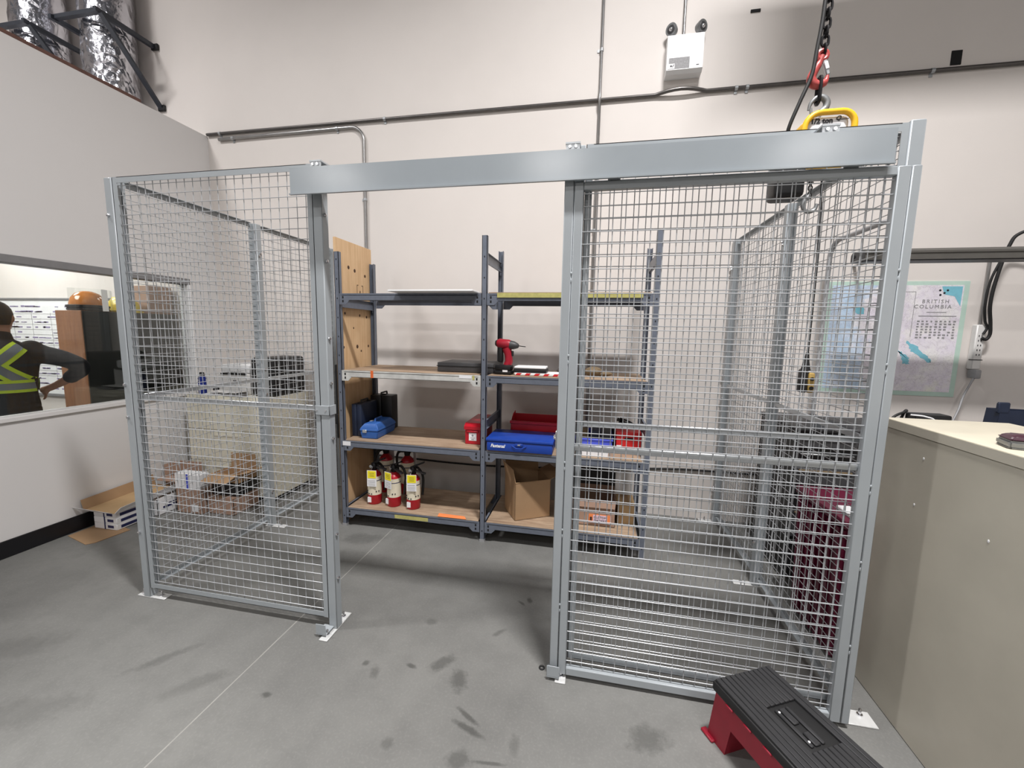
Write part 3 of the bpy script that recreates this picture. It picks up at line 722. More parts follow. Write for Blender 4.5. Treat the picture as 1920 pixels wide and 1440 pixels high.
# second shelf: left bay
def hardcase(name, x0, x1, y0, y1, h, mat, label):
    t = thing(name, label, 'case', ((x0+x1)/2, (y0+y1)/2, T2)); z = T2
    xm = (x0+x1)/2
    MB().box((x0, y0, z), (xm-0.001, y1, z+h), 0.008, 2).build('shell', mat, t, True); MB().box((xm+0.001, y0, z), (x1, y1, z+h), 0.008, 2).build('shell', mat, t, True)
    for yy in (y0+0.06, y1-0.06): MB().box((xm-0.02, yy-0.015, z+h), (xm+0.02, yy+0.015, z+h+0.006), 0.002).build('latch', 'black', t, True)
    b = MB(); ym = (y0+y1)/2; b.tube([(xm, ym-0.055, z+h), (xm, ym-0.05, z+h+0.022), (xm, ym+0.05, z+h+0.022), (xm, ym+0.055, z+h)], 0.008, 8); b.build('handle', 'black', t, True)
hardcase('tool_case', -1.987, -1.895, 3.10, 3.36, 0.275, 'navy', 'dark navy hard case standing on edge at the left end of the second shelf')
hardcase('drill_case', -1.985, -1.775, 3.40, 3.52, 0.31, 'black', 'black hard case standing behind the blue tool box on the second shelf')
tb = thing('tool_box', 'mid blue plastic tool box with peaked lid on the second shelf', 'tool box', (-1.805, 3.215, T2), radians(2))
def loft(b, secs):
    """stack of rectangles (hx, hy, z)"""
    rings = [[b.bm.verts.new((sx*hx, sy*hy, z)) for sx, sy in ((-1, -1), (1, -1), (1, 1), (-1, 1))] for hx, hy, z in secs]
    fs = [b.bm.faces.new(list(reversed(rings[0]))), b.bm.faces.new(rings[-1])]
    for a, c in zip(rings, rings[1:]):
        for k in range(4): fs.append(b.bm.faces.new((a[k], a[(k+1) % 4], c[(k+1) % 4], c[k])))
    b._tag(fs); return b
q = loft(MB(), [(0.068, 0.16, 0), (0.077, 0.168, 0.05), (0.077, 0.168, 0.062)]); bmesh.ops.bevel(q.bm, geom=q.bm.edges[:], offset=0.005, segments=2, affect='EDGES'); q.build('tray', 'bluebox', tb)
q = loft(MB(), [(0.081, 0.172, 0.063), (0.081, 0.172, 0.082), (0.05, 0.140, 0.125)]); bmesh.ops.bevel(q.bm, geom=q.bm.edges[:], offset=0.006, segments=2, affect='EDGES'); lid = q.build('lid', 'bluebox', tb)
q = MB(); q.tube([(0, -0.06, 0.124), (0, -0.055, 0.145), (0, 0.055, 0.145), (0, 0.06, 0.124)], 0.008, 8); q.build('handle', 'bluebox', tb)
MB().box((-0.055, -0.176, 0.05), (-0.018, -0.168, 0.076), 0.002).build('latch', 'zinc', tb)
MB().box((-0.05, -0.06, 0.1245), (-0.03, -0.02, 0.126)).build('worn_label', 'paper', tb, smooth=0)
# red metal bins
rb = thing('red_box', 'red metal box with white label standing end on by the middle upright', 'box', (-0.925, 3.29, T2))
MB().box((-0.99, 3.11, T2), (-0.862, 3.50, T2+0.12), 0.004).build('body', 'red', rb, True)
MB().prism([(-0.996, 3.10, T2+0.12), (-0.996, 3.10, T2+0.145), (-0.996, 3.14, T2+0.168), (-0.996, 3.51, T2+0.168), (-0.996, 3.51, T2+0.12)], (0.14, 0, 0)).build('lid', 'red', rb, True, smooth=0)
MB().box((-0.975, 3.10, T2+0.098), (-0.877, 3.11, T2+0.112), 0.003).build('lip', 'red', rb, True)
lb = MB().box((-0.958, 3.1085, T2+0.03), (-0.895, 3.1098, T2+0.092)).build('label', 'paper', rb, True, smooth=0)
q = MB(); q.lathe([(0.009, 0), (0.009, 0.0006)], (-0.927, 3.1079, T2+0.072), 10, 'Y'); q.box((-0.945, 3.1079, T2+0.05), (-0.908, 3.1085, T2+0.055)); q.box((-0.938, 3.1079, T2+0.036), (-0.915, 3.1085, T2+0.043)); q.build('label_print', 'greyink', lb, True, smooth=0)
lb = MB().box((-0.8618, 3.24, T2+0.03), (-0.8606, 3.31, T2+0.10)).build('label', 'paper', rb, True, smooth=0)
bc = thing('blue_case', 'flat royal blue steel case with white lettering at the front of the second shelf', 'case', (-0.52, 3.13, T2))
MB().box((-0.775, 2.975, T2), (-0.275, 3.28, T2+0.072), 0.006, 2).build('base', 'blue', bc, True)
MB().box((-0.782, 2.968, T2+0.074), (-0.268, 3.29, T2+0.098), 0.007, 2).build('lid', 'blue', bc, True)
text('Fastenal', 0.034, 'white', 'lettering', bc, (-0.69, 2.974, T2+0.04), shear=0.25, bold=0.0012)
q = MB(); q.box((-0.555, 2.966, T2+0.05), (-0.495, 2.974, T2+0.07), 0.002); q.tube([(-0.58, 2.971, T2+0.05), (-0.545, 2.962, T2+0.034), (-0.505, 2.962, T2+0.034), (-0.47, 2.971, T2+0.05)], 0.004, 8); q.build('latch', 'blue', bc, True)
q = MB(); q.box((-0.535, 2.9645, T2+0.055), (-0.515, 2.9662, T2+0.064)); q.build('latch_mark', 'zinc', bc, True)
rt = thing('red_bin', 'open red metal bin behind the royal blue case on the second shelf', 'bin', (-0.45, 3.42, T2))
b = MB(); x0, x1, y0, y1, h = -0.66, -0.20, 3.32, 3.52, 0.165
b.box((x0, y0, T2), (x1, y1, T2+0.004)); b.box((x0, y0, T2), (x1, y0+0.004, T2+h)); b.box((x0, y1-0.004, T2), (x1, y1, T2+h+0.03)); b.box((x0, y0, T2), (x0+0.004, y1, T2+h)); b.box((x1-0.004, y0, T2), (x1, y1, T2+h))
b.prism([(x0, y0+0.02, T2+h), (x0, y1, T2+h), (x0, y1, T2+h+0.055), (x0, y0+0.10, T2+h+0.045)], (0.004, 0, 0))
b.build('bin_body', 'red', rt, True, smooth=0)
MB().box((x0-0.006, y0-0.012, T2+h-0.02), (x1+0.006, y0+0.004, T2+h+0.004), 0.003).build('rim', 'red', rt, True)
bb = thing('blue_bin', 'violet blue stacking bin of parts seen through the gate mesh', 'bin', (0.03, 3.28, T2))
b = MB(); x0, x1, y0, y1, h = -0.115, 0.165, 3.14, 3.46, 0.115
b.box((x0, y0, T2), (x1, y1, T2+0.004)); b.box((x0, y0, T2), (x1, y0+0.004, T2+h*0.9)); b.box((x0, y1-0.004, T2), (x1, y1, T2+h)); b.box((x0, y0, T2), (x0+0.004, y1, T2+h)); b.box((x1-0.004, y0, T2), (x1, y1, T2+h)); b.build('bin_body', 'bluebin', bb, True, smooth=0)
MB().box((x0-0.004, y0-0.008, T2+h*0.9-0.012), (x1+0.004, y0+0.002, T2+h*0.9), 0.003).build('front_lip', 'bluebin', bb, True)
for i, (x, w, mt, hh) in enumerate(((-0.09, 0.07, 'leather', 0.13), (0.0, 0.06, 'navy', 0.15), (0.075, 0.08, 'greycase', 0.14))):
    solo(MB().box((x, 3.2, T2+0.005), (x+w, 3.4, T2+hh), 0.006, 2), 'small_box', mt, ('brown', 'navy', 'charcoal')[i]+' packet standing inside the violet blue bin', 'box')
solo(MB().box((-0.06, 3.03, T2), (0.13, 3.11, T2+0.045), 0.002), 'white_carton', 'paper', 'small white carton in front of the violet blue bin', 'carton')
rc = thing('red_case', 'bright red plastic case with moulded grip at the right end of second shelf', 'case', (0.28, 3.3, T2))
MB().box((0.19, 3.17, T2), (0.375, 3.26, T2+0.165), 0.008, 2).build('front_shell', 'redplastic', rc, True); MB().box((0.19, 3.262, T2), (0.375, 3.36, T2+0.165), 0.008, 2).build('rear_shell', 'redplastic', rc, True)
MB().box((0.25, 3.164, T2+0.105), (0.315, 3.172, T2+0.12), 0.003).build('grip_recess', 'hole', rc, True)
MB().box((0.195, 3.1685, T2+0.03), (0.235, 3.1698, T2+0.06)).build('label', 'paper', rc, True, smooth=0); MB().box((0.33, 3.1685, T2+0.01), (0.37, 3.1698, T2+0.045)).build('label', 'paper', rc, True, smooth=0)
b = MB()
for i in range(7):
    a = random.uniform(0, 6); b.tube(spline([(0.29+0.09*cos(a+j)*(.6+.4*random.random()), 3.43+0.05*sin(a+j), T2+0.03+0.03*j+random.uniform(-.01, .01)) for j in range(7)], 5), 0.008, 6)
b.box((0.16, 3.39, T2), (0.36, 3.50, T2+0.17), 0.02, 2)
solo(b, 'cable_bundle', 'black', 'black bundle of coiled cables behind the bright red case', 'cables')
b = MB(); b.box((-2.088, 3.035, 0.74), (-2.060, 3.10, 1.36), 0.008, 2); b.box((-2.095, 3.03, 0.86), (-2.0595, 3.105, 0.95), 0.006, 2)
solo(b, 'black_strap', 'black', 'black folded strap hanging behind the plywood sheet beside the cage post', 'strap')
# fire extinguishers
def extinguisher(label, big=False):
    t = thing('fire_extinguisher', label, 'fire extinguisher', (0, 0, 0), 0, 'fire extinguishers on the bottom shelf')
    R = 0.057
    c = MB().lathe([(R-0.004, 0), (R, 0.006), (R, 0.245), (R-0.008, 0.264), (R-0.028, 0.282), (0.022, 0.290), (0.022, 0.300)], (0, 0, 0), 24).build('cylinder', 'red', t)
    MB().lathe([(R+0.0008, 0.083), (R+0.0008, 0.243)], (0, 0, 0), 24).build('label_band', 'cream', c)
    MB().box((-0.04, -R-0.0012, 0.02), (-0.008, -R+0.010, 0.064)).build('sticker', 'paper', c, smooth=0)
    b = MB()
    for i in range(10):
        a = radians(-150+random.uniform(0, 120)); z = 0.095+0.02*random.randint(0, 5); w = 0.006
        p = Vector((cos(a)*(R+0.0012), sin(a)*(R+0.0012), z)); b.cbox(p, (0.008, 0.008, 0.009), 0, 1, Matrix.Rotation(a, 3, 'Z'))
    q = b.build('label_print', 'ink', c, smooth=0); q['kind'] = 'stuff'
    MB().lathe([(R+0.0016, 0.205), (R+0.0016, 0.211)], (0, 0, 0), 24).build('band', 'inknavy', c)
    b = MB(); b.lathe([(0.022, 0.29), (0.027, 0.305), (0.026, 0.335), (0.016, 0.35)], (0, 0, 0), 14); b.build('valve', 'chain', t)
    b = MB(); b.bar((-0.02, 0, 0.345), (0.095, 0, 0.395), 0.026, 0.011); b.build('lever', 'chain', t)
    b = MB(); b.bar((0.0, 0, 0.325), (0.105, 0, 0.295), 0.026, 0.011); b.build('carry_handle', 'greycase', t)
    b = MB(); b.tube(spline([(0.0, 0.02, 0.33), (0.02, 0.07, 0.32), (0.06, 0.075, 0.25), (0.065, 0.06, 0.15), (0.062, 0.055, 0.09)], 6), 0.011, 8); b.build('hose', 'black_rubber', t)
    b = MB(); b.lathe([(0.013, 0), (0.013, 0.008)], (-0.02, -0.028, 0.325), 12, 'Y'); b.build('gauge', 'chrome', t)
    tg = MB().box((-0.036, -R-0.0115, 0.165), (0.046, -R-0.0105, 0.305)).build('inspection_tag', 'paper', t, smooth=0)
    MB().box((-0.030, -R-0.0130, 0.237), (0.042, -R-0.0118, 0.301)).build('tag_header', 'tagyellow', tg, smooth=0)
    b = MB()
    for i in range(3): b.box((-0.013, -R-0.0134, 0.254+i*0.013), (0.028, -R-0.0128, 0.257+i*0.013))
    for i in range(4): b.box((-0.028, -R-0.0120, 0.175+i*0.013), (0.034, -R-0.0113, 0.177+i*0.013))
    q = b.build('tag_print', 'ink', tg, smooth=0); q['kind'] = 'stuff'
    MB().tube([(0, -0.022, 0.33), (-0.01, -0.045, 0.30), (0.003, -R-0.009, 0.300)], 0.001, 6).build('tag_tie', 'paper', t)
    return t
e0 = extinguisher('tagged red fire extinguisher at the left of the front row of three on bottom shelf')
e0.location = (-1.805, 3.13, T1); e0.rotation_euler = (0, 0, radians(6))
dup(e0, (-1.620, 3.12, T1), radians(-22), 'tagged red fire extinguisher in the middle of the front row of three')
dup(e0, (-1.440, 3.11, T1), radians(8), 'tagged red fire extinguisher at the right of the front row of three')
for i, (x, y, s, rz, lab) in enumerate(((-1.84, 3.40, 1.22, 0.4, 'larger fire extinguisher half hidden behind the left tagged extinguisher'), (-1.63, 3.40, 1.2, -0.3, 'larger fire extinguisher with black head behind the middle tagged extinguisher'))):
    r = dup(e0, (x, y, T1), rz+2.6, lab); r.scale = (1.05, 1.05, s)
# bottom shelf: cardboard boxes
def carton(name, x0, x1, y0, y1, z0, h, mat, inner, label, flaps=(0, 0, 0, 0), rz=0, cat='cardboard box', fl=0.12, th=0.004, closed=False):
    """open cardboard box; flap angles from upright (radians, + outwards) for -y, +x, +y, -x"""
    cx, cy_ = (x0+x1)/2, (y0+y1)/2; hx, hy = (x1-x0)/2, (y1-y0)/2
    t = thing(name, label, cat, (cx, cy_, z0), rz)
    b = MB(); b.box((-hx, -hy, 0), (hx, hy, th))
    for p, q in (((-hx, -hy), (hx, -hy+th)), ((hx-th, -hy), (hx, hy)), ((-hx, hy-th), (hx, hy)), ((-hx, -hy), (-hx+th, hy))):
        b.box((p[0], p[1], 0), (q[0], q[1], h))
    b.build('box_body', mat, t, smooth=0)
    if closed:
        MB().box((-hx, -hy, h), (-0.001, hy, h+th)).build('flap', mat, t, smooth=0); MB().box((0.001, -hy, h), (hx, hy, h+th)).build('flap', mat, t, smooth=0)
        MB().box((-0.025, -hy-0.0006, h+th), (0.025, hy+0.0006, h+th+0.0006)).build('tape', inner, t, smooth=0)
        return t
    for i, (a, (n, w)) in enumerate(zip(flaps, (((0, -1), hx), ((1, 0), hy), ((0, 1), hx), ((-1, 0), hy)))):
        if a is None: continue
        n = Vector((n[0], n[1], 0)); s = Vector((-n.y, n.x, 0)); e = n*abs(n.dot(Vector((hx, hy, 0)))) + Vector((0, 0, h))
        d = n*sin(a)+Vector((0, 0, cos(a)))
        nn = d.cross(s)
        b = MB(); b.prism([e-s*w, e+s*w, e+s*w*0.97+d*fl, e-s*w*0.97+d*fl], nn*th); b.build('flap', mat, t, smooth=0)
    return t
carton('open_carton', -0.646, -0.346, 3.113, 3.373, T1, 0.31, 'card', 'cardtan', 'brown open cardboard box with raised flaps on the bottom right shelf', (-2.7, 1.2, 0.15, 0.2), radians(30), fl=0.11)
cb = carton('labelled_carton', -0.16, 0.21, 3.12, 3.46, T1, 0.21, 'cardpink', 'cardtan', 'brown carton with orange handwritten label behind the gate mesh', (2.9, None, None, None), 0, fl=0.06)
lb = MB().box((-0.015, -0.178, 0.025), (0.17-0.015, -0.175, 0.095)).build('orange_label', 'orangelab', cb, smooth=0)
MB().box((0.018, -0.1795, 0.03), (0.125, -0.1782, 0.09)).build('note', 'pink', lb, smooth=0)
text('CUSTOM', 0.024, 'ink', 'handwriting', lb, (0.072, -0.180, 0.072), world=False); text('ORDERS', 0.026, 'ink', 'handwriting', lb, (0.072, -0.180, 0.045), world=False)
text('E', 0.034, 'ink', 'letter', lb, (0.002, -0.179, 0.058), bold=0.002, world=False)
carton('plain_carton', 0.225, 0.36, 3.20, 3.45, T1, 0.15, 'cardtan', 'card', 'small tan carton at the right end of the bottom shelf', closed=True)
solo(MB().box((-0.20, 3.47, T1), (0.22, 3.535, T1+0.32), 0.01, 2), 'black_crate', 'black', 'black crate behind the labelled carton on the bottom shelf', 'crate')

# ------------------------------------------------------------------ filing cabinet group at the left
fc = thing('filing_cabinet', 'ivory three drawer lateral filing cabinet outside the left cage wall', 'cabinet', (-3.38, 3.52, 0))
fx0, fx1, fy0, fy1, fh = -3.84, -2.93, 3.245, 3.80, 1.0
MB().box((fx0, fy0+0.012, 0.04), (fx1, fy1, fh), 0.004).build('carcass', 'offwhite', fc, True)
MB().box((fx0+0.01, fy0+0.04, 0), (fx1-0.01, fy1-0.02, 0.04)).build('plinth', 'black', fc, True)
for i in range(3):
    z0 = 0.05+i*0.312
    d = MB().box((fx0+0.006, fy0, z0), (fx1-0.006, fy0+0.02, z0+0.306), 0.003).build('drawer', 'offwhite', fc, True)
    MB().box((fx0+0.30, fy0-0.008, z0+0.25), (fx1-0.30, fy0, z0+0.275), 0.004).build('handle', 'offwhite', d, True)
    if i == 2: MB().cyl((fx0+0.10, fy0, z0+0.27), (fx0+0.10, fy0-0.006, z0+0.27), 0.011, 12).build('lock', 'chain', d, True)
pr = thing('printer', 'white desktop printer on the ivory filing cabinet', 'printer', (-3.45, 3.60, fh))
MB().box((-3.62, 3.40, fh), (-3.25, 3.78, fh+0.20), 0.012, 2).build('body', 'printer', pr, True)
MB().box((-3.60, 3.42, fh+0.205), (-3.27, 3.78, fh+0.285), 0.014, 2).build('scanner_lid', 'white', pr, True)
MB().box((-3.58, 3.392, fh+0.19), (-3.29, 3.401, fh+0.205)).build('paper_slot', 'hole', pr, True); MB().box((-3.44, 3.394, fh+0.125), (-3.41, 3.401, fh+0.14), 0.003).build('button', 'black', pr, True)
MB().box((-3.60, 3.26, fh+0.03), (-3.28, 3.40, fh+0.038), 0.003).build('paper_tray', 'printer', pr, True)
sp = thing('office_machine', 'black rounded office machine at the right end of the filing cabinet', 'machine', (-3.05, 3.55, fh))
MB().box((-3.19, 3.34, fh), (-2.935, 3.78, fh+0.37), 0.035, 4).build('body', 'black', sp, True)
MB().box((-3.14, 3.337, fh+0.08), (-2.985, 3.342, fh+0.30), 0.002).build('front_panel', 'hole', sp, True)
bo = thing('water_bottle', 'dark blue water bottle with black cap on the filing cabinet', 'bottle', (-3.72, 3.32, fh))
MB().lathe([(0.03, 0), (0.034, 0.01), (0.034, 0.12), (0.03, 0.135), (0.034, 0.15), (0.026, 0.175)], (-3.72, 3.32, fh), 16).build('body', 'bottle', bo, True)
MB().lathe([(0.024, 0.175), (0.026, 0.18), (0.022, 0.205), (0.012, 0.212)], (-3.72, 3.32, fh), 14).build('cap', 'black', bo, True)
MB().lathe([(0.027, 0.170), (0.027, 0.176)], (-3.72, 3.32, fh), 14).build('neck_ring', 'paper', bo, True)
solo(MB().box((-3.66, 3.26, fh+0.0005), (-3.48, 3.36, fh+0.012), 0.001), 'paper_stack', 'paper', 'thin stack of white sheets beside the blue bottle', 'paper')
solo(MB().box((-3.42, 3.255, fh+0.0005), (-3.22, 3.33, fh+0.02), 0.004, 2), 'grey_stapler', 'duct_gray', 'grey flat office tool in front of the printer', 'stapler')
solo(MB().box((-3.67, 3.38, fh+0.0005), (-3.63, 3.55, fh+0.05), 0.006, 2), 'black_stapler', 'black', 'black stapler between the blue bottle and the printer', 'stapler')
pipe('power_cable', spline([(-2.86, 3.83, 0.95), (-2.85, 3.80, 0.7), (-2.84, 3.82, 0.45), (-2.86, 3.80, 0.2), (-2.80, 3.72, 0.02), (-2.72, 3.66, 0.008), (-2.66, 3.72, 0.012)], 8), 0.013, 'black_rubber', 'black power cord hanging beside the filing cabinet to the floor', [], 'cord')
# paper reams and cartons on the floor by the left wall
rm = thing('paper_ream', 'bottom white paper ream of the three stacked at the left wall', 'paper ream', (-3.82, 2.60, 0.006), 0, 'paper reams by the left wall')
MB().box((-0.115, -0.12, 0), (0.115, 0.12, 0.0495), 0.003, 1).build('wrapper', 'paper', rm)
MB().box((-0.012, -0.1212, 0), (0.0, 0.1212, 0.0502)).build('navy_stripe', 'inknavy', rm, smooth=0)
MB().box((0.022, -0.1208, 0.014), (0.082, -0.1196, 0.036)).build('navy_label', 'inknavy', rm, smooth=0)
MB().box((0.1145, -0.09, 0.010), (0.1158, 0.06, 0.034)).build('side_label', 'inknavy', rm, smooth=0)
dup(rm, (-3.82, 2.60, 0.0565), 0.01, 'middle white paper ream of the three stacked at the left wall'); dup(rm, (-3.82, 2.60, 0.107), -0.015, 'top white paper ream of the three, under the open tan tray')
solo(MB().prism([(-3.98, 2.33, 0.001), (-3.70, 2.26, 0.001), (-3.66, 2.30, 0.001), (-3.63, 2.52, 0.001), (-3.98, 2.60, 0.001)], (0, 0, 0.004)), 'flat_cardboard', 'card', 'flat brown cardboard piece on the floor in front of the paper reams', 'cardboard', smooth=0)
tr = thing('cardboard_tray', 'shallow open tan carton lid lying tilted on the paper reams', 'cardboard tray', (-3.83, 2.74, 0.168))
tr.rotation_euler = (0.03, 0.0, 0.0)
MB().box((-0.155, -0.29, 0), (0.155, 0.27, 0.004)).build('base', 'cardtan', tr, smooth=0)
MB().prism([(-0.155, -0.29, 0.0), (-0.155, 0.27, 0.0), (-0.175, 0.27, 0.095), (-0.175, -0.29, 0.085)], (0.004, 0, 0)).build('side_flap', 'card', tr, smooth=0)
MB().prism([(0.155, -0.29, 0.0), (0.155, 0.27, 0.0), (0.185, 0.27, 0.07), (0.185, -0.26, 0.045)], (-0.004, 0, 0)).build('side_flap', 'paper', tr, smooth=0)
MB().prism([(-0.155, -0.29, 0.0), (0.155, -0.29, 0.0), (0.17, -0.33, 0.03), (-0.19, -0.34, 0.045)], (0, 0.004, 0)).build('end_flap', 'paper', tr, smooth=0)
MB().prism([(0.0, -0.3305, 0.0335), (0.03, -0.3305, 0.0325), (0.03, -0.311, 0.016), (0.01, -0.309, 0.016)], (0, -0.0015, 0)).build('print', 'ink', tr, smooth=0)
wb_ = carton('white_carton', -3.90, -3.675, 2.775, 3.03, 0.0, 0.145, 'paper', 'paper', 'white printed paper carton behind the three reams by the left wall', closed=True)
b = MB(); b.box((0.1125, -0.08, 0.05), (0.1137, 0.08, 0.068)); b.box((0.1125, -0.03, 0.08), (0.1137, 0.06, 0.088)); b.build('print', 'inknavy', wb_, smooth=0)
carton('brown_carton', -3.60, -3.335, 2.885, 3.13, 0.0, 0.215, 'cardpink', 'paper', 'reddish brown closed carton under the white carton by the filing cabinet', closed=True)
o = MB().box((-3.44, 2.8838, 0.02), (-3.375, 2.885, 0.085)).build('label', 'paper', None, smooth=0)
o.parent = [x for x in bpy.data.objects if x.name == 'brown_carton'][0]; o.location = -Vector(o.parent.location)
wc = thing('white_carton', 'small white carton with blue stripe on top of the reddish brown carton', 'carton', (-3.475, 2.99, 0.2205))
MB().box((-0.135, -0.10, 0), (0.125, 0.0, 0.135), 0.003).build('body', 'paper', wc); MB().box((-0.012, -0.1012, 0), (0.008, -0.0995, 0.1352)).build('blue_stripe', 'bluebin', wc, smooth=0)
carton('flap_carton', -3.93, -3.66, 3.06, 3.20, 0.0, 0.25, 'cardpink', 'card', 'open brown carton with a spread flap against the left wall', (1.7, None, 0.1, 0.2), 0, fl=0.10)
carton('low_carton', -3.32, -3.05, 2.93, 3.21, 0.0, 0.15, 'cardpink', 'card', 'low brown carton on the floor under the black bin by the filing cabinet', closed=True)
solo(MB().box((-3.31, 2.97, 0.1545), (-3.04, 3.21, 0.27), 0.012, 2), 'black_bin', 'black', 'black plastic bin stacked between two brown cartons by the filing cabinet', 'bin')
carton('flap_carton', -3.31, -3.04, 2.98, 3.19, 0.272, 0.08, 'card', 'cardtan', 'open brown carton with raised flaps on the black bin', (1.9, 1.3, 0.0, None), 0, fl=0.13)

# ------------------------------------------------------------------ beige cabinet, tape measure
bcx0, bcx1, bcy0, bcy1 = 1.322, 1.79, 0.80, 2.165
bg = thing('beige_cabinet', 'large beige metal cabinet in the right foreground beside the cage corner', 'cabinet', (1.56, 1.47, 0))
MB().box((bcx0, bcy0, 0.0), (bcx1, bcy1, 1.252), 0.004).build('carcass', 'tan', bg, True)
MB().box((bcx0-0.003, bcy0-0.003, 1.2545), (bcx1+0.003, bcy1+0.003, 1.292), 0.004, 2).build('top', 'tantop', bg, True)
MB().box((bcx0-0.0036, bcy0, 1.2535), (bcx0, bcy1, 1.2885)).build('edge_band', 'tan', bg, True, smooth=0)
b = MB()
for y, z in ((1.915, 1.17), (1.93, 0.97), (1.6, 0.98)): b.sphere((bcx0-0.0005, y, z), 0.006, (0.2, 0.7, 1))
b.build('scuff', 'paper', bg, True)
tm = thing('tape_measure', 'chrome tape measure with dark cap on the beige cabinet top', 'tape measure', (1.418, 1.655, 1.292), radians(-18))
q = loft(MB(), [(0.046, 0.040, 0.0), (0.050, 0.044, 0.006), (0.050, 0.044, 0.028)]); bmesh.ops.bevel(q.bm, geom=q.bm.edges[:], offset=0.006, segments=2, affect='EDGES'); q.build('case', 'steel', tm)
q = loft(MB(), [(0.049, 0.043, 0.029), (0.046, 0.040, 0.036), (0.030, 0.026, 0.047)]); bmesh.ops.bevel(q.bm, geom=q.bm.edges[:], offset=0.005, segments=2, affect='EDGES'); q.build('cap', 'capdark', tm)
MB().box((0.046, -0.030, 0.002), (0.056, 0.000, 0.018), 0.002).build('hook', 'black', tm)

# ------------------------------------------------------------------ step stool tool box in the foreground
ang = math.atan2(-0.37, 0.19); sl = 0.52; sw = 0.275; sh = 0.28
ld = Vector((cos(ang), sin(ang), 0)); wd = Vector((-ld.y, ld.x, 0))
ctr = Vector((0.655, 1.715, 0)) + ld*(sl/2)
stool = thing('step_stool', 'red step stool tool box with black ribbed lid in the right foreground', 'tool box', ctr, ang)
hl, hw = sl/2, sw/2
def side_outline(y):
    fl_ = 0.018
    return [(-hl-fl_, y, 0), (-hl+0.075, y, 0), (-hl+0.095, y, 0.125), (hl-0.095, y, 0.125), (hl-0.075, y, 0), (hl+fl_, y, 0), (hl-0.012, y, 0.235), (-hl+0.012, y, 0.235)]
b = MB()
b.prism(side_outline(-hw+0.004), (0, 0.006, 0)); b.prism(side_outline(hw-0.01), (0, 0.006, 0))
for s in (-1, 1):
    b.prism([(s*(hl+0.018), -hw+0.006, 0), (s*(hl-0.012), -hw+0.006, 0.235), (s*(hl-0.012), hw-0.006, 0.235), (s*(hl+0.018), hw-0.006, 0)], (-s*0.006, 0, 0))
    b.prism([(s*(hl-0.075), -hw+0.008, 0), (s*(hl-0.095), -hw+0.008, 0.125), (s*(hl-0.095), hw-0.008, 0.125), (s*(hl-0.075), hw-0.008, 0)], (s*0.005, 0, 0))
b.box((-hl+0.09, -hw+0.008, 0.121), (hl-0.09, hw-0.008, 0.127))
b.build('body', 'stoolred', stool, smooth=0)
b = MB()
for s in (-1, 1):
    for y in (-1, 1): b.box((s*(hl+0.005)-0.035, y*(hw-0.002)-0.014, 0), (s*(hl+0.005)+0.03, y*(hw-0.002)+0.014, 0.012), 0.004)
b.build('foot_flare', 'stoolred', stool)
b = MB(); b.box((-hl-0.004, -hw-0.006, 0.222), (hl+0.004, hw+0.006, 0.262), 0.008, 2); lidb = b.build('lid', 'black_rubber', stool)
b = MB(); n = 12; wch = sw/n
for i in range(n):
    y = -hw+(i+0.5)*wch
    if -0.035 < y < 0.085:
        b.box((-hl+0.004, y-wch*0.46, 0.262), (-0.100, y+wch*0.46, 0.272), 0.002); b.box((0.075, y-wch*0.46, 0.262), (hl-0.004, y+wch*0.46, 0.272), 0.002)
    else: b.box((-hl+0.004, y-wch*0.46, 0.262), (hl-0.004, y+wch*0.46, 0.272), 0.002)
b.build('tread_rib', 'treadblack', lidb)
b = MB(); b.box((-0.085, -0.006, 0.262), (-0.02, 0.020, 0.2705), 0.003); b.box((0.01, -0.006, 0.262), (0.06, 0.020, 0.2705), 0.003); b.box((-0.085, 0.024, 0.262), (0.06, 0.038, 0.2705), 0.003); b.box((-0.085, -0.026, 0.262), (0.06, -0.011, 0.270), 0.003); b.build('handle', 'treadblack', lidb)
for x in (-0.07, 0.045): MB().cyl((x, -0.018, 0.27), (x, -0.018, 0.2725), 0.004, 8).build('handle_pin', 'paper', lidb)
b = MB()
for i in range(6): 
    x = -hl+0.07+i*0.085; b.box((x, -hw-0.0085, 0.214), (x+0.035, -hw+0.0, 0.226), 0.003)
b.build('lid_catch', 'stoolred', stool)

# small rubber ring on the floor
b = MB(); b.tube([(0.011*cos(a*pi/8), 0.011*sin(a*pi/8), 0.004) for a in range(16)], 0.004, 8, closed=True); o = b.build('rubber_ring', 'black_rubber'); o.location = (-0.19, 1.856, 0); tag(o, 'tiny black rubber ring on the concrete by the gate guide', 'ring')

# ------------------------------------------------------------------ right side behind the cage
mt = thing('maroon_bin', 'maroon ribbed plastic bin standing outside the right cage wall', 'bin', (1.415, 2.45, 0))
q = loft(MB(), [(0.155, 0.22, 0.0), (0.175, 0.245, 0.72)]); bmesh.ops.bevel(q.bm, geom=q.bm.edges[:], offset=0.015, segments=2, affect='EDGES'); q.build('body', 'maroon', mt)
MB().box((-0.185, -0.255, 0.72), (0.185, 0.255, 0.765), 0.01, 2).build('rim', 'maroon', mt)
for i in range(7):
    y = -0.2+i*0.066; MB().prism([(-0.158, y-0.010, 0.02), (-0.158, y+0.010, 0.02), (-0.178, y+0.010, 0.71), (-0.178, y-0.010, 0.71)], (-0.008, 0, 0)).build('rib', 'maroon', mt, smooth=0)
for i in range(5):
    x = -0.12+i*0.06; MB().prism([(x-0.01, 0.222, 0.02), (x+0.01, 0.222, 0.02), (x+0.01, 0.248, 0.71), (x-0.01, 0.248, 0.71)], (0, 0.008, 0)).build('rib', 'maroon', mt, smooth=0)
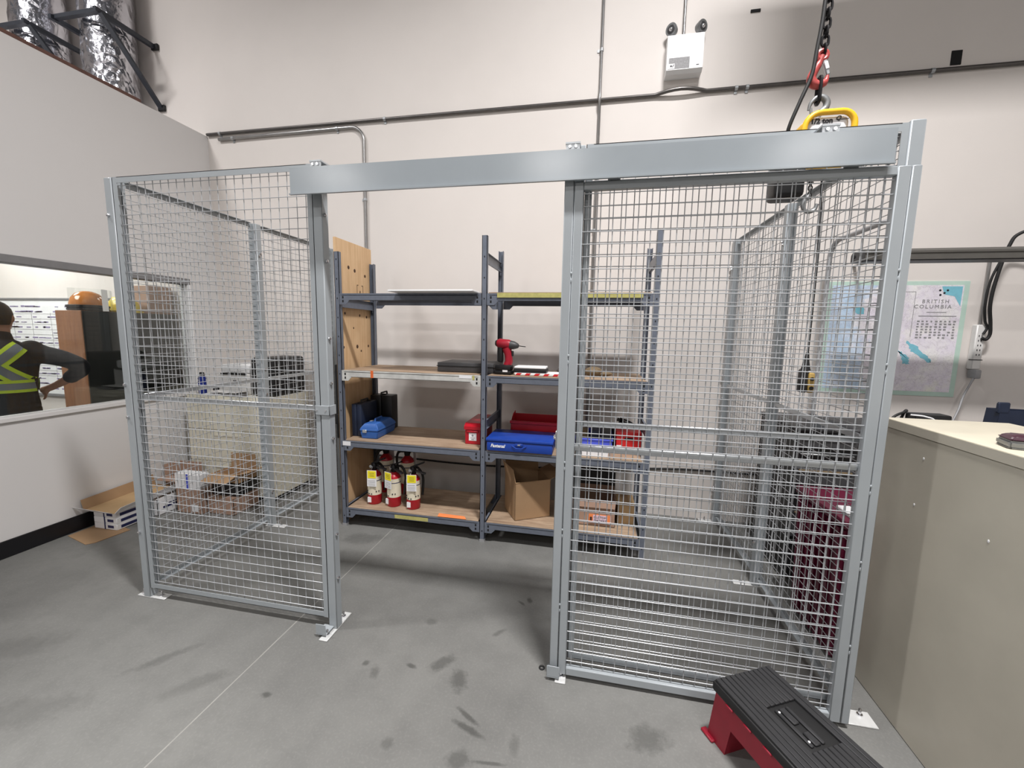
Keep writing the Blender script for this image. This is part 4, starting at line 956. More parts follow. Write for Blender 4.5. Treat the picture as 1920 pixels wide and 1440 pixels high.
solo(MB().box((1.27, 2.22, 0.766), (1.42, 2.36, 0.785), 0.004), 'white_tray', 'white', 'white lid lying on top of the maroon bin', 'lid')
tcx0, tcx1, tcy0, tcy1 = 1.32, 1.69, 2.955, 3.55
tcst = thing('tool_chest', 'black tool chest with drawers outside the cage behind the maroon bin', 'tool chest', ((tcx0+tcx1)/2, 3.25, 0))
MB().box((tcx0, tcy0+0.015, 0.03), (tcx1, tcy1, 1.04), 0.006).build('carcass', 'black', tcst, True)
MB().box((tcx0-0.012, tcy0-0.01, 1.04), (tcx1+0.012, tcy1+0.01, 1.062), 0.006, 2).build('top', 'black', tcst, True)
for i, (z0, h) in enumerate(((0.05, 0.26), (0.32, 0.2), (0.53, 0.15), (0.69, 0.12), (0.82, 0.1), (0.93, 0.1))):
    d = MB().box((tcx0+0.012, tcy0, z0), (tcx1-0.012, tcy0+0.018, z0+h-0.012), 0.004).build('drawer', 'greycase' if i % 2 else 'black', tcst, True)
    MB().box((tcx0+0.03, tcy0-0.012, z0+h-0.034), (tcx1-0.03, tcy0, z0+h-0.020), 0.004).build('handle', 'leather' if i in (1, 3) else 'steel', d, True)
hp = [(1.755, 3.71, 0.0), (1.755, 3.71, 2.25)]+arc((1.755, 3.59, 2.258), 0.12, 0, pi/2, 8, (0, 1, 0), (0, 0, 1))+arc((1.755, 3.12, 2.258), 0.12, pi/2, pi, 8, (0, 1, 0), (0, 0, 1))+[(1.755, 3.0, 0)]
hs_ = thing('tube_stand', 'grey bent tube frame standing between the tool chest and workbench', 'stand', (1.755, 3.35, 0))
MB().tube(hp, 0.017, 12).build('tube', 'duct_gray', hs_, True)
for y in (3.0, 3.71): MB().lathe([(0.028, 0), (0.028, 0.012), (0.02, 0.02)], (1.755, y, 0), 14).build('foot', 'black_rubber', hs_, True)
wbn = thing('workbench', 'dark topped workbench along the back wall behind the beige cabinet', 'workbench', (2.62, 3.38, 0))
MB().box((1.83, 2.98, 0.97), (3.45, 3.78, 1.01), 0.005).build('worktop', 'greycase', wbn, True)
for x in (1.86, 3.39):
    for y in (3.01, 3.72): MB().box((x, y, 0), (x+0.04, y+0.04, 0.97), 0.003).build('leg', 'steel', wbn, True)
MB().box((1.88, 3.03, 0.28), (3.41, 3.74, 0.30)).build('lower_shelf', 'shelfwood', wbn, True)
nb = thing('navy_bin', 'navy black plastic bin at the right edge of the photo on the workbench', 'bin', (2.63, 3.03, 1.01)); nb.scale = (1, 0.3, 1.33)
b = MB(); b.box((-0.23, -0.14, 0), (0.26, 0.14, 0.006)); b.prism([(-0.235, -0.145, 0), (0.26, -0.145, 0), (0.28, -0.155, 0.165), (-0.215, -0.155, 0.17)], (0, 0.006, 0)); b.prism([(-0.235, 0.139, 0), (0.26, 0.139, 0), (0.28, 0.15, 0.165), (-0.215, 0.15, 0.17)], (0, 0.006, 0)); b.prism([(-0.235, -0.145, 0), (-0.235, 0.145, 0), (-0.215, 0.155, 0.17), (-0.215, -0.155, 0.17)], (0.006, 0, 0)); b.prism([(0.26, -0.145, 0), (0.26, 0.145, 0), (0.28, 0.155, 0.165), (0.28, -0.155, 0.165)], (-0.006, 0, 0))
b.build('bin_body', 'navy', nb, smooth=0); MB().box((-0.228, -0.16, 0.155), (-0.17, -0.10, 0.205), 0.006).build('corner_lug', 'navy', nb); MB().box((-0.31, -0.14, 0.08), (-0.20, -0.12, 0.10), 0.003).build('side_lug', 'greycase', nb)
pa = thing('power_adapter', 'black power adapter block on the workbench behind the beige cabinet', 'adapter', (2.13, 3.1, 1.01))
MB().box((-0.10, -0.05, 0), (0.10, 0.05, 0.165), 0.012, 2).build('body', 'black', pa)
MB().box((-0.10, -0.052, 0.055), (0.10, -0.05, 0.06)).build('seam', 'hole', pa)
pipe('black_cable', spline([(1.86, 3.02, 1.018), (1.90, 3.05, 1.14), (1.99, 3.08, 1.185), (2.02, 3.14, 1.17), (2.01, 3.19, 1.02)], 8), 0.008, 'black_rubber', 'black cord arching over the workbench beside the adapter block', [], 'cord')
pipe('white_cable', spline([(1.98, 3.02, 1.175), (2.05, 3.0, 1.17), (2.10, 2.99, 1.14), (2.13, 3.0, 1.016)], 8), 0.005, 'paper', 'thin white cord looping in front of the adapter block', [], 'cord')
# map on the wall
mp = thing('wall_map', 'laminated road map of British Columbia with pale teal border on the wall', 'map', (2.30, WY, 1.20))
mx0, mx1, mz0, mz1 = 1.83, 2.79, 1.205, 2.10
MB().box((mx0, WY-0.006, mz0), (mx1, WY, mz1)).build('border', 'teal', mp, True, smooth=0)
MB().box((mx0+0.035, WY-0.0075, mz0+0.035), (mx1-0.035, WY-0.0058, mz1-0.03)).build('map_sheet', 'map', mp, True, smooth=0)
ms = [o for o in mp.children if o.name.startswith('map_sheet')][0]
def flat(pts, mat, name):
    out = []
    for (xa, za), (xb, zb_) in zip(pts, pts[1:]+pts[:1]):
        for i in range(4):
            f = i/4; j = 0 if mat == 'lake' and name == 'corner_inset' else 0.007
            out.append((xa+(xb-xa)*f+random.uniform(-j, j), za+(zb_-za)*f+random.uniform(-j, j)))
    pts = out
    return MB().prism([(x, WY-0.0082, z) for x, z in pts], (0, 0.0006, 0)).build(name, mat, ms, True, smooth=0)
flat([(2.61, 2.06), (2.745, 2.06), (2.745, 1.91), (2.72, 1.95), (2.70, 1.985), (2.63, 2.0)], 'lake', 'corner_inset')
flat([(2.42, 1.64), (2.44, 1.63), (2.50, 1.59), (2.55, 1.54), (2.60, 1.50), (2.61, 1.47), (2.58, 1.47), (2.52, 1.52), (2.46, 1.56), (2.44, 1.60)], 'lake', 'lake')
flat([(2.37, 1.56), (2.40, 1.55), (2.45, 1.50), (2.46, 1.46), (2.42, 1.45), (2.40, 1.51)], 'lake', 'lake')
flat([(2.02, 1.90), (2.10, 1.90), (2.10, 1.84), (2.06, 1.84)], 'lake', 'lake')
flat([(2.46, 1.99), (2.60, 1.99), (2.60, 1.655), (2.46, 1.655)], 'paper', 'legend_panel') if False else None
for i, (x, z) in enumerate(((2.60, 2.03), (2.63, 2.01), (2.605, 1.995), (2.65, 2.03))): MB().sphere((x, WY-0.0085, z), 0.008, (1, 0.1, 1), 8).build('pin', 'ink', ms, True)
text('BRITISH', 0.040, 'greyink', 'title', ms, (2.58, WY-0.0085, 1.945), spacing=1.35); text('COLUMBIA', 0.040, 'greyink', 'title', ms, (2.565, WY-0.0085, 1.905), spacing=1.35)
b = MB()
for i in range(9):
    for j in range(7):
        if random.random() < 0.9: b.box((2.475+i*0.03, WY-0.0084, 1.66+j*0.021), (2.475+i*0.03+random.uniform(.010, .02), WY-0.0078, 1.66+j*0.021+0.012))
b.box((2.48, WY-0.0084, 1.83), (2.73, WY-0.0078, 1.836)); b.box((2.53, WY-0.0084, 1.86), (2.66, WY-0.0078, 1.865)); b.box((1.90, WY-0.0084, 1.50), (2.02, WY-0.0078, 1.505)); b.box((1.90, WY-0.0084, 1.30), (2.20, WY-0.0078, 1.305)); b.box((2.44, WY-0.0084, 1.67), (2.443, WY-0.0078, 2.02)); b.box((2.33, WY-0.0084, 2.018), (2.443, WY-0.0078, 2.021))
q = b.build('legend_print', 'greyink', ms, True, smooth=0); q['kind'] = 'stuff'
# power strip and its conduit
ps = thing('power_strip', 'grey metal outlet strip mounted upright on the wall right of the map', 'outlet strip', (2.87, WY, 1.42))
MB().box((2.845, WY-0.05, 1.43), (2.905, WY, 1.77), 0.006).build('housing', 'printer', ps, True)
MB().box((2.842, WY-0.052, 1.50), (2.908, WY-0.02, 1.506)).build('seam', 'hole', ps, True)
for i in range(5):
    b = MB(); b.box((2.862, WY-0.0515, 1.535+i*0.036), (2.867, WY-0.049, 1.548+i*0.036)); b.box((2.880, WY-0.0515, 1.535+i*0.036), (2.885, WY-0.049, 1.548+i*0.036)); b.build('socket', 'ink', ps, True, smooth=0)
MB().box((2.85, WY-0.09, 1.36), (2.89, WY-0.01, 1.43), 0.01, 2).build('plug', 'duct_gray', ps, True)
pipe('strip_conduit', [(2.885, cy, 2.33), (2.885, cy, 1.77)], 0.011, 'conduit', 'thin vertical conduit feeding the outlet strip right of the map', [])
pipe('lamp_cable', spline([(3.3, 3.55, 2.53), (3.12, 3.62, 2.47), (2.95, 3.70, 2.42), (2.90, 3.72, 2.33), (2.87, 3.74, 2.1), (2.865, 3.75, 1.92), (2.90, 3.77, 1.78), (2.915, 3.78, 1.70), (2.90, 3.785, 1.66), (2.875, 3.79, 1.67)], 8), 0.011, 'black_rubber', 'thick black cord drooping behind the rail lamp to the outlet strip', [], 'cord')
pipe('lamp_cable', spline([(2.90, 3.735, 2.30), (2.85, 3.755, 2.1), (2.845, 3.765, 1.92), (2.875, 3.785, 1.80), (2.90, 3.79, 1.75), (2.885, 3.795, 1.70)], 8), 0.008, 'black_rubber', 'thinner black cord beside the thick cord at the outlet strip', [], 'cord')
pipe('grey_cable', spline([(2.87, 3.785, 1.39), (2.83, 3.775, 1.30), (2.80, 3.77, 1.22), (2.76, 3.74, 1.12), (2.70, 3.70, 1.018)], 8), 0.007, 'duct_gray', 'grey cord dropping from the outlet strip plug to the workbench', [], 'cord')
MB
# bench rail lamp
rl = thing('rail_lamp', 'long bronze grey aluminium rail lamp hung above the workbench', 'lamp', (2.6, 3.30, 2.16))
rx0, rx1 = 1.735, 3.9
b = MB(); b.prism([(rx0, 3.225, 2.168), (rx0, 3.225, 2.198), (rx0, 3.232, 2.200), (rx0, 3.232, 2.207), (rx0, 3.225, 2.209), (rx0, 3.225, 2.222), (rx0, 3.25, 2.240), (rx0, 3.37, 2.240), (rx0, 3.39, 2.222), (rx0, 3.39, 2.168)], (rx1-rx0, 0, 0)); b.build('profile', 'rail', rl, True, smooth=0)
MB().box((rx0+0.02, 3.245, 2.163), (rx1-0.02, 3.37, 2.168)).build('diffuser', 'greycase', rl, True, smooth=0)
b = MB(); b.prism([(rx0, 3.235, 2.175), (rx0, 3.235, 2.215), (rx0, 3.255, 2.233), (rx0, 3.36, 2.233), (rx0, 3.38, 2.215), (rx0, 3.38, 2.175)], (-0.004, 0, 0)); ec = b.build('end_cap', 'greycase', rl, True, smooth=0)
for y in (3.27, 3.34): MB().cyl((rx0-0.004, y, 2.205), (rx0-0.008, y, 2.205), 0.012, 10).build('end_hole', 'hole', ec, True)
for x in (2.0, 3.6):
    MB().box((x-0.012, 3.37, 2.215), (x+0.012, WY, 2.225), 0.002).build('wall_arm', 'rail', rl, True)

# ------------------------------------------------------------------ hoist on its jib
HX, HY = 0.985, 2.30
jb = thing('jib_beam', 'steel monorail beam above the frame carrying the chain hoist', 'beam', (3.0, HY, 5.07))
b = MB(); b.box((0.94, HY-0.075, 5.07), (6.9, HY+0.075, 5.085)); b.box((0.94, HY-0.006, 5.085), (6.9, HY+0.006, 5.355)); b.box((0.94, HY-0.075, 5.355), (6.9, HY+0.075, 5.37)); b.build('i_beam', 'strut', jb, True, smooth=0)
MB().box((HX-0.01, HY-0.05, 4.99), (HX+0.12, HY+0.05, 5.07), 0.01).build('trolley', 'strut', jb, True)
MB().box((6.85, HY-0.15, 4.95), (7.0, HY+0.15, 5.45)).build('wall_bracket', 'strut', jb, True)
def link(b, c, ax, L=0.052, w=0.034, r=0.006, d=Vector((0, 0, 1))):
    c = Vector(c); hs = (L-w)/2; R = w/2-r/2; u = Vector(ax)
    pts = arc(c+d*hs, R, 0, pi, 6, u, d)+arc(c-d*hs, R, pi, 2*pi, 6, u, d)
    b.tube(pts, r, 6, closed=True)
ch = thing('hoist_chain', 'black link chain hanging from above down to the red hook', 'chain', (HX-0.01, HY, 4.99))
z = 2.955; i = 0
while z < 5.0:
    q = MB(); link(q, (HX-0.012, HY, z), (1, 0, 0) if i % 2 else (0, 1, 0)); q.build('chain_link', 'chain', ch, True); z += 0.037; i += 1
hk = thing('red_hook', 'red safety hook with silver latch at the end of the hoist chain', 'hook', (HX, HY, 2.75))
P = [(HX-0.016, 2.93), (HX-0.027, 2.90), (HX-0.045, 2.865), (HX-0.054, 2.835), (HX-0.040, 2.812), (HX-0.015, 2.808), (HX+0.006, 2.82), (HX+0.012, 2.845)]
MB().tube(spline([(x, HY, z) for x, z in P], 5), [0.013]*6+[0.016+0.004*sin(i/24*pi) for i in range(24)]+[0.012, 0.011, 0.010, 0.009, 0.008, 0.007][:6], 10).build('hook_body', 'hookred', hk, True)
q = MB(); q.tube([(HX-0.018+0.02*cos(a*pi/6), HY, 2.932+0.020*sin(a*pi/6)) for a in range(12)], 0.011, 8, closed=True); q.build('hook_eye', 'hookred', hk, True)
MB().bar((HX-0.008, HY, 2.912), (HX+0.014, HY, 2.845), 0.018, 0.016, (0, 1, 0), 0.004).build('latch', 'zinc', hk, True)
MB().bar((HX-0.004, HY-0.0105, 2.90), (HX+0.006, HY-0.0105, 2.87), 0.014, 0.002, (0, 1, 0)).build('latch_label', 'paper', hk, True)
q = MB(); link(q, (HX-0.018, HY, 2.782), (0, 1, 0), 0.125, 0.042, 0.008); solo(q, 'long_link', 'chain', 'long black steel link joining the red hook and the grey hook', 'link')
hs2 = thing('chain_hoist', 'yellow half ton electric chain hoist half hidden behind the gate track', 'hoist', (HX+0.02, HY, 2.40))
hz = 2.605
P = [(HX-0.06, hz+0.0), (HX-0.07, hz+0.03), (HX-0.045, hz+0.06), (HX-0.005, hz+0.072), (HX+0.035, hz+0.058), (HX+0.05, hz+0.02), (HX+0.035, hz-0.015), (HX+0.005, hz-0.035), (HX-0.02, hz-0.06)]
P = [(HX-0.052, 2.70), (HX-0.046, 2.728), (HX-0.026, 2.750), (HX+0.0, 2.752), (HX+0.020, 2.732), (HX+0.018, 2.705), (HX+0.0, 2.688), (HX-0.012, 2.672), (HX-0.012, 2.65)]
sp_ = spline([(x, HY, z) for x, z in P], 5)
MB().tube(sp_, [0.006+0.009*min(1, i/18) for i in range(len(sp_))], 10).build('top_hook', 'steel', hs2, True)
MB().bar((HX-0.044, HY, 2.71), (HX-0.036, HY, 2.665), 0.010, 0.008, (0, 1, 0)).build('hook_latch', 'steel', hs2, True)
bx0, bx1, bz0, bz1 = HX-0.092, HX+0.120, 2.43, 2.664
b = MB(); b.box((bx0+0.012, HY-0.045, bz0), (bx1-0.012, HY+0.11, bz1-0.008), 0.03, 3); b.build('housing', 'paper', hs2, True)
b = MB()
rr = 0.055; x0, x1, z0, z1 = bx0, bx1, bz0, bz1
path = arc((x1-rr, HY-0.05, z1-rr), rr, 0, pi/2, 6, (1, 0, 0), (0, 0, 1))+arc((x0+rr+0.02, HY-0.05, z1-rr-0.01), rr+0.01, pi/2, pi, 6, (1, 0, 0), (0, 0, 1))+arc((x0+rr, HY-0.05, z0+rr), rr, pi, 1.5*pi, 6, (1, 0, 0), (0, 0, 1))+arc((x1-rr, HY-0.05, z0+rr), rr, 1.5*pi, 2*pi, 6, (1, 0, 0), (0, 0, 1))
b.tube(path, 0.013, 10, closed=True); b.build('rim_guard', 'yellow', hs2, True)
b = MB(); b.box((bx0+0.005, HY-0.03, bz0+0.03), (bx0+0.03, HY+0.16, bz1-0.03), 0.01, 2); b.build('motor_shell', 'yellow', hs2, True)
text('1/2 ton', 0.031, 'ink', 'lettering', hs2, (HX-0.012, HY-0.0465, 2.629), bold=0.0012)
text('Q', 0.026, 'ink', 'lettering', hs2, (HX+0.054, HY-0.0465, 2.637), shear=0.3, bold=0.0006); MB().box((HX+0.062, HY-0.047, 2.631), (HX+0.097, HY-0.0455, 2.6335)).build('logo_line', 'ink', hs2, True, smooth=0)
b = MB(); b.box((HX-0.185, HY-0.06, 2.30), (HX-0.055, HY+0.06, 2.50), 0.022, 3); b.build('chain_container', 'black', hs2, True)
q = MB(); z = 2.365; i = 0
while z > 2.31:
    link(q, (HX-0.02, HY-0.02, z), (1, 0, 0) if i % 2 else (0, 1, 0), 0.026, 0.018, 0.003); z -= 0.018; i += 1
q.tube([(HX-0.02+0.012*cos(a*1.2), HY-0.02+0.012*sin(a*1.2), 2.45-a*0.0012) for a in range(70)], 0.002, 5)
q.build('load_chain', 'chain', hs2, True)
P = [(HX-0.02, 2.315), (HX-0.04, 2.29), (HX-0.045, 2.265), (HX-0.025, 2.24), (HX+0.005, 2.247), (HX+0.015, 2.273)]
MB().tube(spline([(x, HY-0.02, z) for x, z in P], 5), 0.009, 8).build('load_hook', 'steel', hs2, True)
pipe('hoist_cable', spline([(HX-0.03, HY-0.02, 5.0), (HX-0.035, HY-0.02, 4.0), (HX-0.035, HY-0.02, 3.2), (HX-0.05, HY-0.02, 2.95), (HX-0.062, HY-0.02, 2.84), (HX-0.10, HY-0.02, 2.73), (HX-0.133, HY-0.01, 2.62), (HX-0.125, HY+0.02, 2.55)], 8), 0.0085, 'black_rubber', 'black supply cable running beside the chain to the hoist', [], 'cable')
pd = thing('pendant_control', 'black and yellow pendant control hanging below the hoist on a cable', 'pendant', (HX+0.055, HY, 1.375))
MB().tube(spline([(HX+0.045, HY+0.03, 2.46), (HX+0.048, HY, 2.1), (HX+0.052, HY, 1.8), (HX+0.052, HY, 1.57)], 8), 0.0055, 8).build('pendant_cable', 'black_rubber', pd, True)
MB().tube([(HX+0.052, HY, 1.575), (HX+0.05, HY, 1.53), (HX+0.05, HY, 1.485)], [0.007, 0.013, 0.022], 10).build('strain_relief', 'black_rubber', pd, True)
MB().box((HX+0.027, HY-0.022, 1.375), (HX+0.058, HY+0.028, 1.49), 0.008, 2).build('grip', 'black', pd, True)
M['oldyellow'] = mk('dirty yellow plastic', (182, 152, 86), 0.5, 0, 0.3, 30)
MB().box((HX+0.058, HY-0.022, 1.375), (HX+0.088, HY+0.028, 1.475), 0.008, 2).build('faceplate', 'oldyellow', pd, True)
for z in (1.40, 1.445): MB().lathe([(0.009, 0), (0.009, 0.008)], (HX+0.073, HY-0.028, z), 12, 'Y').build('button', 'black', pd, True)

# ------------------------------------------------------------------ inside the office: cabinet, helmets, board, person
ck = thing('office_cupboard', 'brown wood cupboard with dark front seen through the office window', 'cupboard', (-4.72, 3.4, 0))
cx0, cx1, cy0, cy1, chh = -4.88, -4.56, 2.955, 3.83, 1.775
MB().box((cx0, cy0, 0), (cx1-0.012, cy1, chh), 0.003).build('carcass', 'walnut', ck, True, smooth=0)
MB().box((cx1-0.012, cy0+0.002, 0.03), (cx1, (cy0+cy1)/2-0.001, chh-0.002), 0.002).build('door', 'darkcab', ck, True, smooth=0)
MB().box((cx1-0.012, (cy0+cy1)/2+0.001, 0.03), (cx1, cy1-0.002, chh-0.002), 0.002).build('door', 'darkcab', ck, True, smooth=0)
hc = thing('visor_helmet', 'orange hard hat with clear visor on the office cupboard', 'hard hat', (-4.70, 3.10, chh))
MB().lathe([(0.13, 0.05), (0.13, 0.07), (0.115, 0.12), (0.085, 0.16), (0.04, 0.182), (0.005, 0.186)], (0, 0, 0), 20).build('shell', 'amber', hc)
MB().lathe([(0.15, 0.03), (0.152, 0.05), (0.132, 0.055)], (0, 0, 0), 20).build('brim', 'black', hc)
MB().box((-0.11, -0.11, 0.0), (0.11, 0.11, 0.03), 0.01).build('visor_mount', 'greycase', hc)
q = MB(); pts = [(0.17*cos(a), 0.17*sin(a), 0) for a in [radians(-80+i*20) for i in range(9)]]
for a, c in zip(pts, pts[1:]): q.quad([a, c, (c[0], c[1], 0.20), (a[0], a[1], 0.20)])
q.build('visor', 'glass', hc)
yh = thing('yellow_helmet', 'yellow hard hat on the office cupboard behind the cage corner post', 'hard hat', (-4.72, 3.42, chh))
M['helmyellow'] = mk('yellow helmet plastic', (222, 200, 66), 0.3, 0, 0.05, 20)
MB().lathe([(0.125, 0.02), (0.125, 0.06), (0.11, 0.11), (0.08, 0.15), (0.04, 0.165), (0.005, 0.168)], (0, 0, 0), 20).build('shell', 'helmyellow', yh)
MB().lathe([(0.15, 0.0), (0.152, 0.018), (0.125, 0.022)], (0, 0, 0), 20).build('brim', 'helmyellow', yh)
solo(MB().box((-4.84, 3.58, chh), (-4.60, 3.82, chh+0.29), 0.004), 'storage_carton', 'cardpink', 'brown storage carton at the far end of the office cupboard top', 'carton')
wbd = thing('whiteboard', 'white planning board with a ruled table on the office back wall', 'whiteboard', (-6.2, WY, 1.0))
MB().box((-7.9, WY-0.02, 0.80), (-5.35, WY, 1.93), 0.003).build('panel', 'white', wbd, True)
MB().box((-7.93, WY-0.03, 1.93), (-5.32, WY, 1.955), 0.003).build('frame', 'alu', wbd, True); MB().box((-7.93, WY-0.03, 0.77), (-5.32, WY, 0.80), 0.003).build('frame', 'alu', wbd, True); MB().box((-5.35, WY-0.03, 0.96), (-5.32, WY, 1.93), 0.003).build('frame', 'alu', wbd, True)
b = MB()
for i in range(13): b.box((-7.85, WY-0.0212, 1.02+i*0.062), (-5.4, WY-0.0198, 1.024+i*0.062))
for i in range(8): b.box((-7.6+i*0.3, WY-0.0212, 1.0), (-7.596+i*0.3, WY-0.0198, 1.78))
b.build('ruled_grid', 'greyink', wbd, True, smooth=0)
b = MB()
for i in range(520):
    x = -7.8+random.random()*2.3; z = 0.84+0.062*random.randint(0, 16); b.box((x, WY-0.0214, z+0.015), (x+random.uniform(.03, .11), WY-0.0198, z+random.uniform(.022, .035)))
M['marker'] = mk('violet marker ink', (150, 140, 178), 0.6, 0, 0.3, 60)
q = b.build('marker_writing', 'marker', wbd, True, smooth=0); q['kind'] = 'stuff'

def person():
    # local frame: +y is the way the person faces, +x the person's right, z up
    root = thing('person', 'person in dark jacket with lime and silver harness stripes, hand on hip, seen from behind', 'person', (-4.63, 2.435, 0), radians(42))
    def skinmesh(chains):
        b = MB()
        for pts, rad in chains:
            sp = spline(pts, 5); n = len(sp); rr = []
            for i in range(n):
                f = i/5; k = min(int(f), len(rad)-2); rr.append(rad[k]+(rad[k+1]-rad[k])*(f-k))
            b.tube(sp, rr, 14); b.sphere(sp[0], rr[0], (1, 1, 1), 12); b.sphere(sp[-1], rr[-1], (1, 1, 1), 12)
        return b
    sh = 1.46
    arm_r = [(0.17, 0, sh-0.02), (0.22, 0.0, sh-0.06), (0.35, -0.01, 1.36), (0.46, -0.02, 1.285), (0.37, 0.04, 1.20), (0.26, 0.09, 1.13), (0.20, 0.10, 1.10)]
    arm_l = [(-0.17, 0, sh-0.02), (-0.22, 0.0, sh-0.06), (-0.35, -0.01, 1.36), (-0.46, -0.02, 1.285), (-0.37, 0.04, 1.20), (-0.26, 0.09, 1.13), (-0.20, 0.10, 1.10)]
    ar = [0.06, 0.062, 0.052, 0.044, 0.038, 0.028, 0.028]
    legs = [([(s*0.09, 0, 0.95), (s*0.10, 0.01, 0.75), (s*0.105, 0.015, 0.50), (s*0.11, -0.01, 0.28), (s*0.11, -0.02, 0.09)], [0.10, 0.085, 0.06, 0.055, 0.042]) for s in (1, -1)]
    feet = [([(s*0.11, -0.05, 0.045), (s*0.115, 0.06, 0.045), (s*0.125, 0.17, 0.035)], [0.042, 0.045, 0.035]) for s in (1, -1)]
    neck = [([(0, 0, 1.42), (0, 0.01, 1.53), (0, 0.02, 1.62)], [0.07, 0.06, 0.06])]
    def torso(b, g=0.0):
        secs = [(0.155, 0.105, 0.90), (0.165, 0.112, 0.98), (0.155, 0.102, 1.08), (0.165, 0.11, 1.2), (0.185, 0.115, 1.32), (0.19, 0.10, 1.41), (0.14, 0.08, 1.47), (0.07, 0.06, 1.51)]
        rings = []
        for rx, ry, z in secs:
            rings.append([b.bm.verts.new(((rx+g)*cos(a), (ry+g)*sin(a), z)) for a in [2*pi*k/20 for k in range(20)]])
        fs = [b.bm.faces.new(list(reversed(rings[0]))), b.bm.faces.new(rings[-1])]
        for a, c in zip(rings, rings[1:]):
            for k in range(20): fs.append(b.bm.faces.new((a[k], a[(k+1) % 20], c[(k+1) % 20], c[k])))
        return b
    def hand(b, c, d, side):
        c, d = Vector(c), Vector(d).normalized(); up = Vector((0, 0, 1)); s = d.cross(up).normalized()
        b.sphere(c+d*0.035, 0.035, (1, 1, 0.9), 10)
        for i, (o, L) in enumerate(((-0.027, .06), (-0.009, .07), (0.009, .066), (0.027, .05))):
            p = c+d*0.05+up*o; b.tube(spline([p, p+d*L*0.45+s*side*0.004, p+d*L*0.8+s*side*0.018, p+d*L+s*side*0.034], 3), [0.0095]*4+[0.009]*3+[0.008]*3, 8)
        p = c+d*0.02-up*0.03; b.tube([p, p+d*0.025-up*0.03, p+d*0.055-up*0.045], [0.012, 0.011, 0.009], 8)
    def remesh(b, name, vox, mats, parent):
        bmesh.ops.recalc_face_normals(b.bm, faces=b.bm.faces[:])
        me = bpy.data.meshes.new('tmp'); b.bm.to_mesh(me); b.bm.free()
        o = bpy.data.objects.new('tmp', me); COL.objects.link(o)
        md = o.modifiers.new('r', 'REMESH'); md.mode = 'VOXEL'; md.voxel_size = vox
        ms_ = o.modifiers.new('s', 'SMOOTH'); ms_.factor = 0.5; ms_.iterations = 3
        dg = bpy.context.evaluated_depsgraph_get(); dg.update()
        m2 = bpy.data.meshes.new_from_object(o.evaluated_get(dg)); m2.name = name
        bpy.data.objects.remove(o); bpy.data.meshes.remove(me); m2.materials.clear()
        for q in mats: m2.materials.append(M[q])
        m2.polygons.foreach_set('use_smooth', [True]*len(m2.polygons))
        r = bpy.data.objects.new(name, m2); COL.objects.link(r); r.parent = parent; return r
    b = skinmesh([(arm_r, ar), (arm_l, ar)]+legs+feet+neck); torso(b)
    hd = Vector((0, 0.03, 1.69))
    b.sphere(hd, 0.1, (0.76, 0.95, 1.14), 20); b.sphere(hd+Vector((0, 0.035, -0.06)), 0.062, (0.9, 1, 0.9), 14)
    b.tube([hd+Vector((0, 0.088, 0.02)), hd+Vector((0, 0.112, -0.02)), hd+Vector((0, 0.09, -0.028))], [0.010, 0.015, 0.010], 8)
    for s in (-1, 1):
        b.sphere(hd+Vector((s*0.078, -0.005, -0.005)), 0.03, (0.4, 0.7, 1.1), 10)
    b.sphere(hd+Vector((0, 0.094, -0.055)), 0.018, (1.3, 0.6, 0.5), 8)
    hand(b, arm_r[-1], (-0.5, 0.6, -0.25), 1); hand(b, arm_l[-1], (0.5, 0.6, -0.25), -1)
    body = remesh(b, 'body', 0.0085, ['skin', 'trouser', 'black'], root)
    for p in body.data.polygons:
        c = p.center
        p.material_index = 2 if c.z < 0.10 else (1 if c.z < 1.0 and abs(c.x) < 0.24 and c.y < 0.12 else 0)
    # eyes
    for s in (-1, 1):
        MB().sphere(hd+Vector((s*0.03, 0.082, 0.012)), 0.011, (1.2, 0.7, 0.8), 10).build('eye', 'paper', root)
    hb = MB(); hb.sphere(hd+Vector((0, -0.012, 0.018)), 0.104, (0.80, 0.95, 1.10), 22)
    dl = [v for v in hb.bm.verts if v.co.z < hd.z-0.075 or (v.co.y > hd.y+0.06 and v.co.z < hd.z+0.055)]
    bmesh.ops.delete(hb.bm, geom=dl, context='VERTS'); hb.build('hair', 'hair', root, smooth=60)
    # jacket: torso and sleeves to past the elbow
    slv = lambda a: (a[:5], [0.075, 0.078, 0.068, 0.06, 0.053])
    jb_ = skinmesh([slv(arm_r), slv(arm_l), ([(0, -0.01, 1.43), (0, 0.0, 1.50), (0, 0.005, 1.535)], [0.085, 0.078, 0.074])])
    # torso shell with flared hem
    torso(jb_, 0.022)
    rings = []
    for rx, ry, z in ((0.195, 0.14, 0.87), (0.185, 0.132, 0.95), (0.185, 0.130, 1.02)):
        rings.append([jb_.bm.verts.new((rx*cos(2*pi*k/20), ry*sin(2*pi*k/20), z)) for k in range(20)])
    jb_.bm.faces.new(list(reversed(rings[0]))); jb_.bm.faces.new(rings[-1])
    for a, c in zip(rings, rings[1:]):
        for k in range(20): jb_.bm.faces.new((a[k], a[(k+1) % 20], c[(k+1) % 20], c[k]))
    jac = remesh(jb_, 'jacket', 0.010, ['jacket'], root)
    tx = bpy.data.textures.new('folds', 'CLOUDS'); tx.noise_scale = 0.09
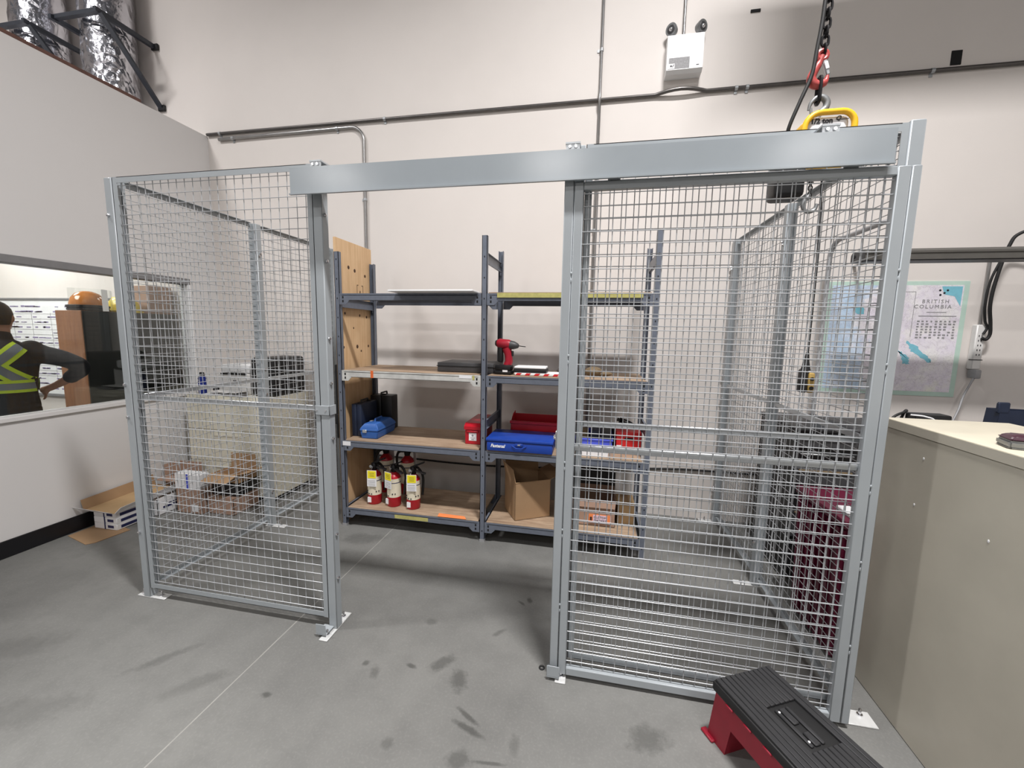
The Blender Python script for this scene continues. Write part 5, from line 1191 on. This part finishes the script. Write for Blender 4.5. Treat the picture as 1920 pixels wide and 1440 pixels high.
    bvh = BVHTree.FromPolygons([v.co.copy() for v in jac.data.vertices], [tuple(p.vertices) for p in jac.data.polygons])
    def strip(path, w, mat, name, off, back=True, parent=jac):
        """tape laid on the jacket: path in (x, z) seen from behind (or the front)"""
        bm_ = MB(); sp = spline([(x, 0, z) for x, z in path], 8); prev = None
        for i, p in enumerate(sp):
            t_ = (sp[min(i+1, len(sp)-1)]-sp[max(i-1, 0)]).normalized(); n_ = Vector((-t_.z, 0, t_.x)); row = []
            for k in range(5):
                q = p+n_*(w*(k/4-0.5)); s = -1 if back else 1
                h = bvh.ray_cast(Vector((q.x, s*0.6, q.z)), Vector((0, -s, 0)))
                if h[0] is None or h[0].y*s < -0.02: row = None; break
                row.append(bm_.bm.verts.new(h[0]+h[1]*off))
            if row and prev:
                for k in range(4): bm_.bm.faces.new((prev[k], prev[k+1], row[k+1], row[k]))
            prev = row
        o = bm_.build(name, mat, parent, smooth=60); return o
    for back in (True, False):
        for s in (1, -1):
            strip([(s*0.14, 1.48), (s*0.06, 1.38), (-s*0.06, 1.26), (-s*0.16, 1.16)] if back else [(s*0.12, 1.46), (s*0.11, 1.3), (s*0.11, 1.12)], 0.11, 'lime', 'lime_tape', 0.004 if s > 0 else 0.003, back)
            strip([(s*0.14, 1.48), (s*0.06, 1.38), (-s*0.06, 1.26), (-s*0.16, 1.16)] if back else [(s*0.12, 1.46), (s*0.11, 1.3), (s*0.11, 1.12)], 0.056, 'reflect', 'silver_tape', 0.0065 if s > 0 else 0.0055, back)
        strip([(-0.20, 1.15), (-0.1, 1.15), (0.0, 1.15), (0.1, 1.15), (0.20, 1.15)], 0.10, 'lime', 'lime_tape', 0.0075, back)
        strip([(-0.20, 1.15), (-0.1, 1.15), (0.0, 1.15), (0.1, 1.15), (0.20, 1.15)], 0.052, 'reflect', 'silver_tape', 0.009, back)
    strip([(-0.18, 0.90), (-0.1, 0.90), (0.0, 0.90), (0.1, 0.90), (0.18, 0.90)], 0.02, 'reflect', 'hem_tape', 0.005, True)
    return root
person()
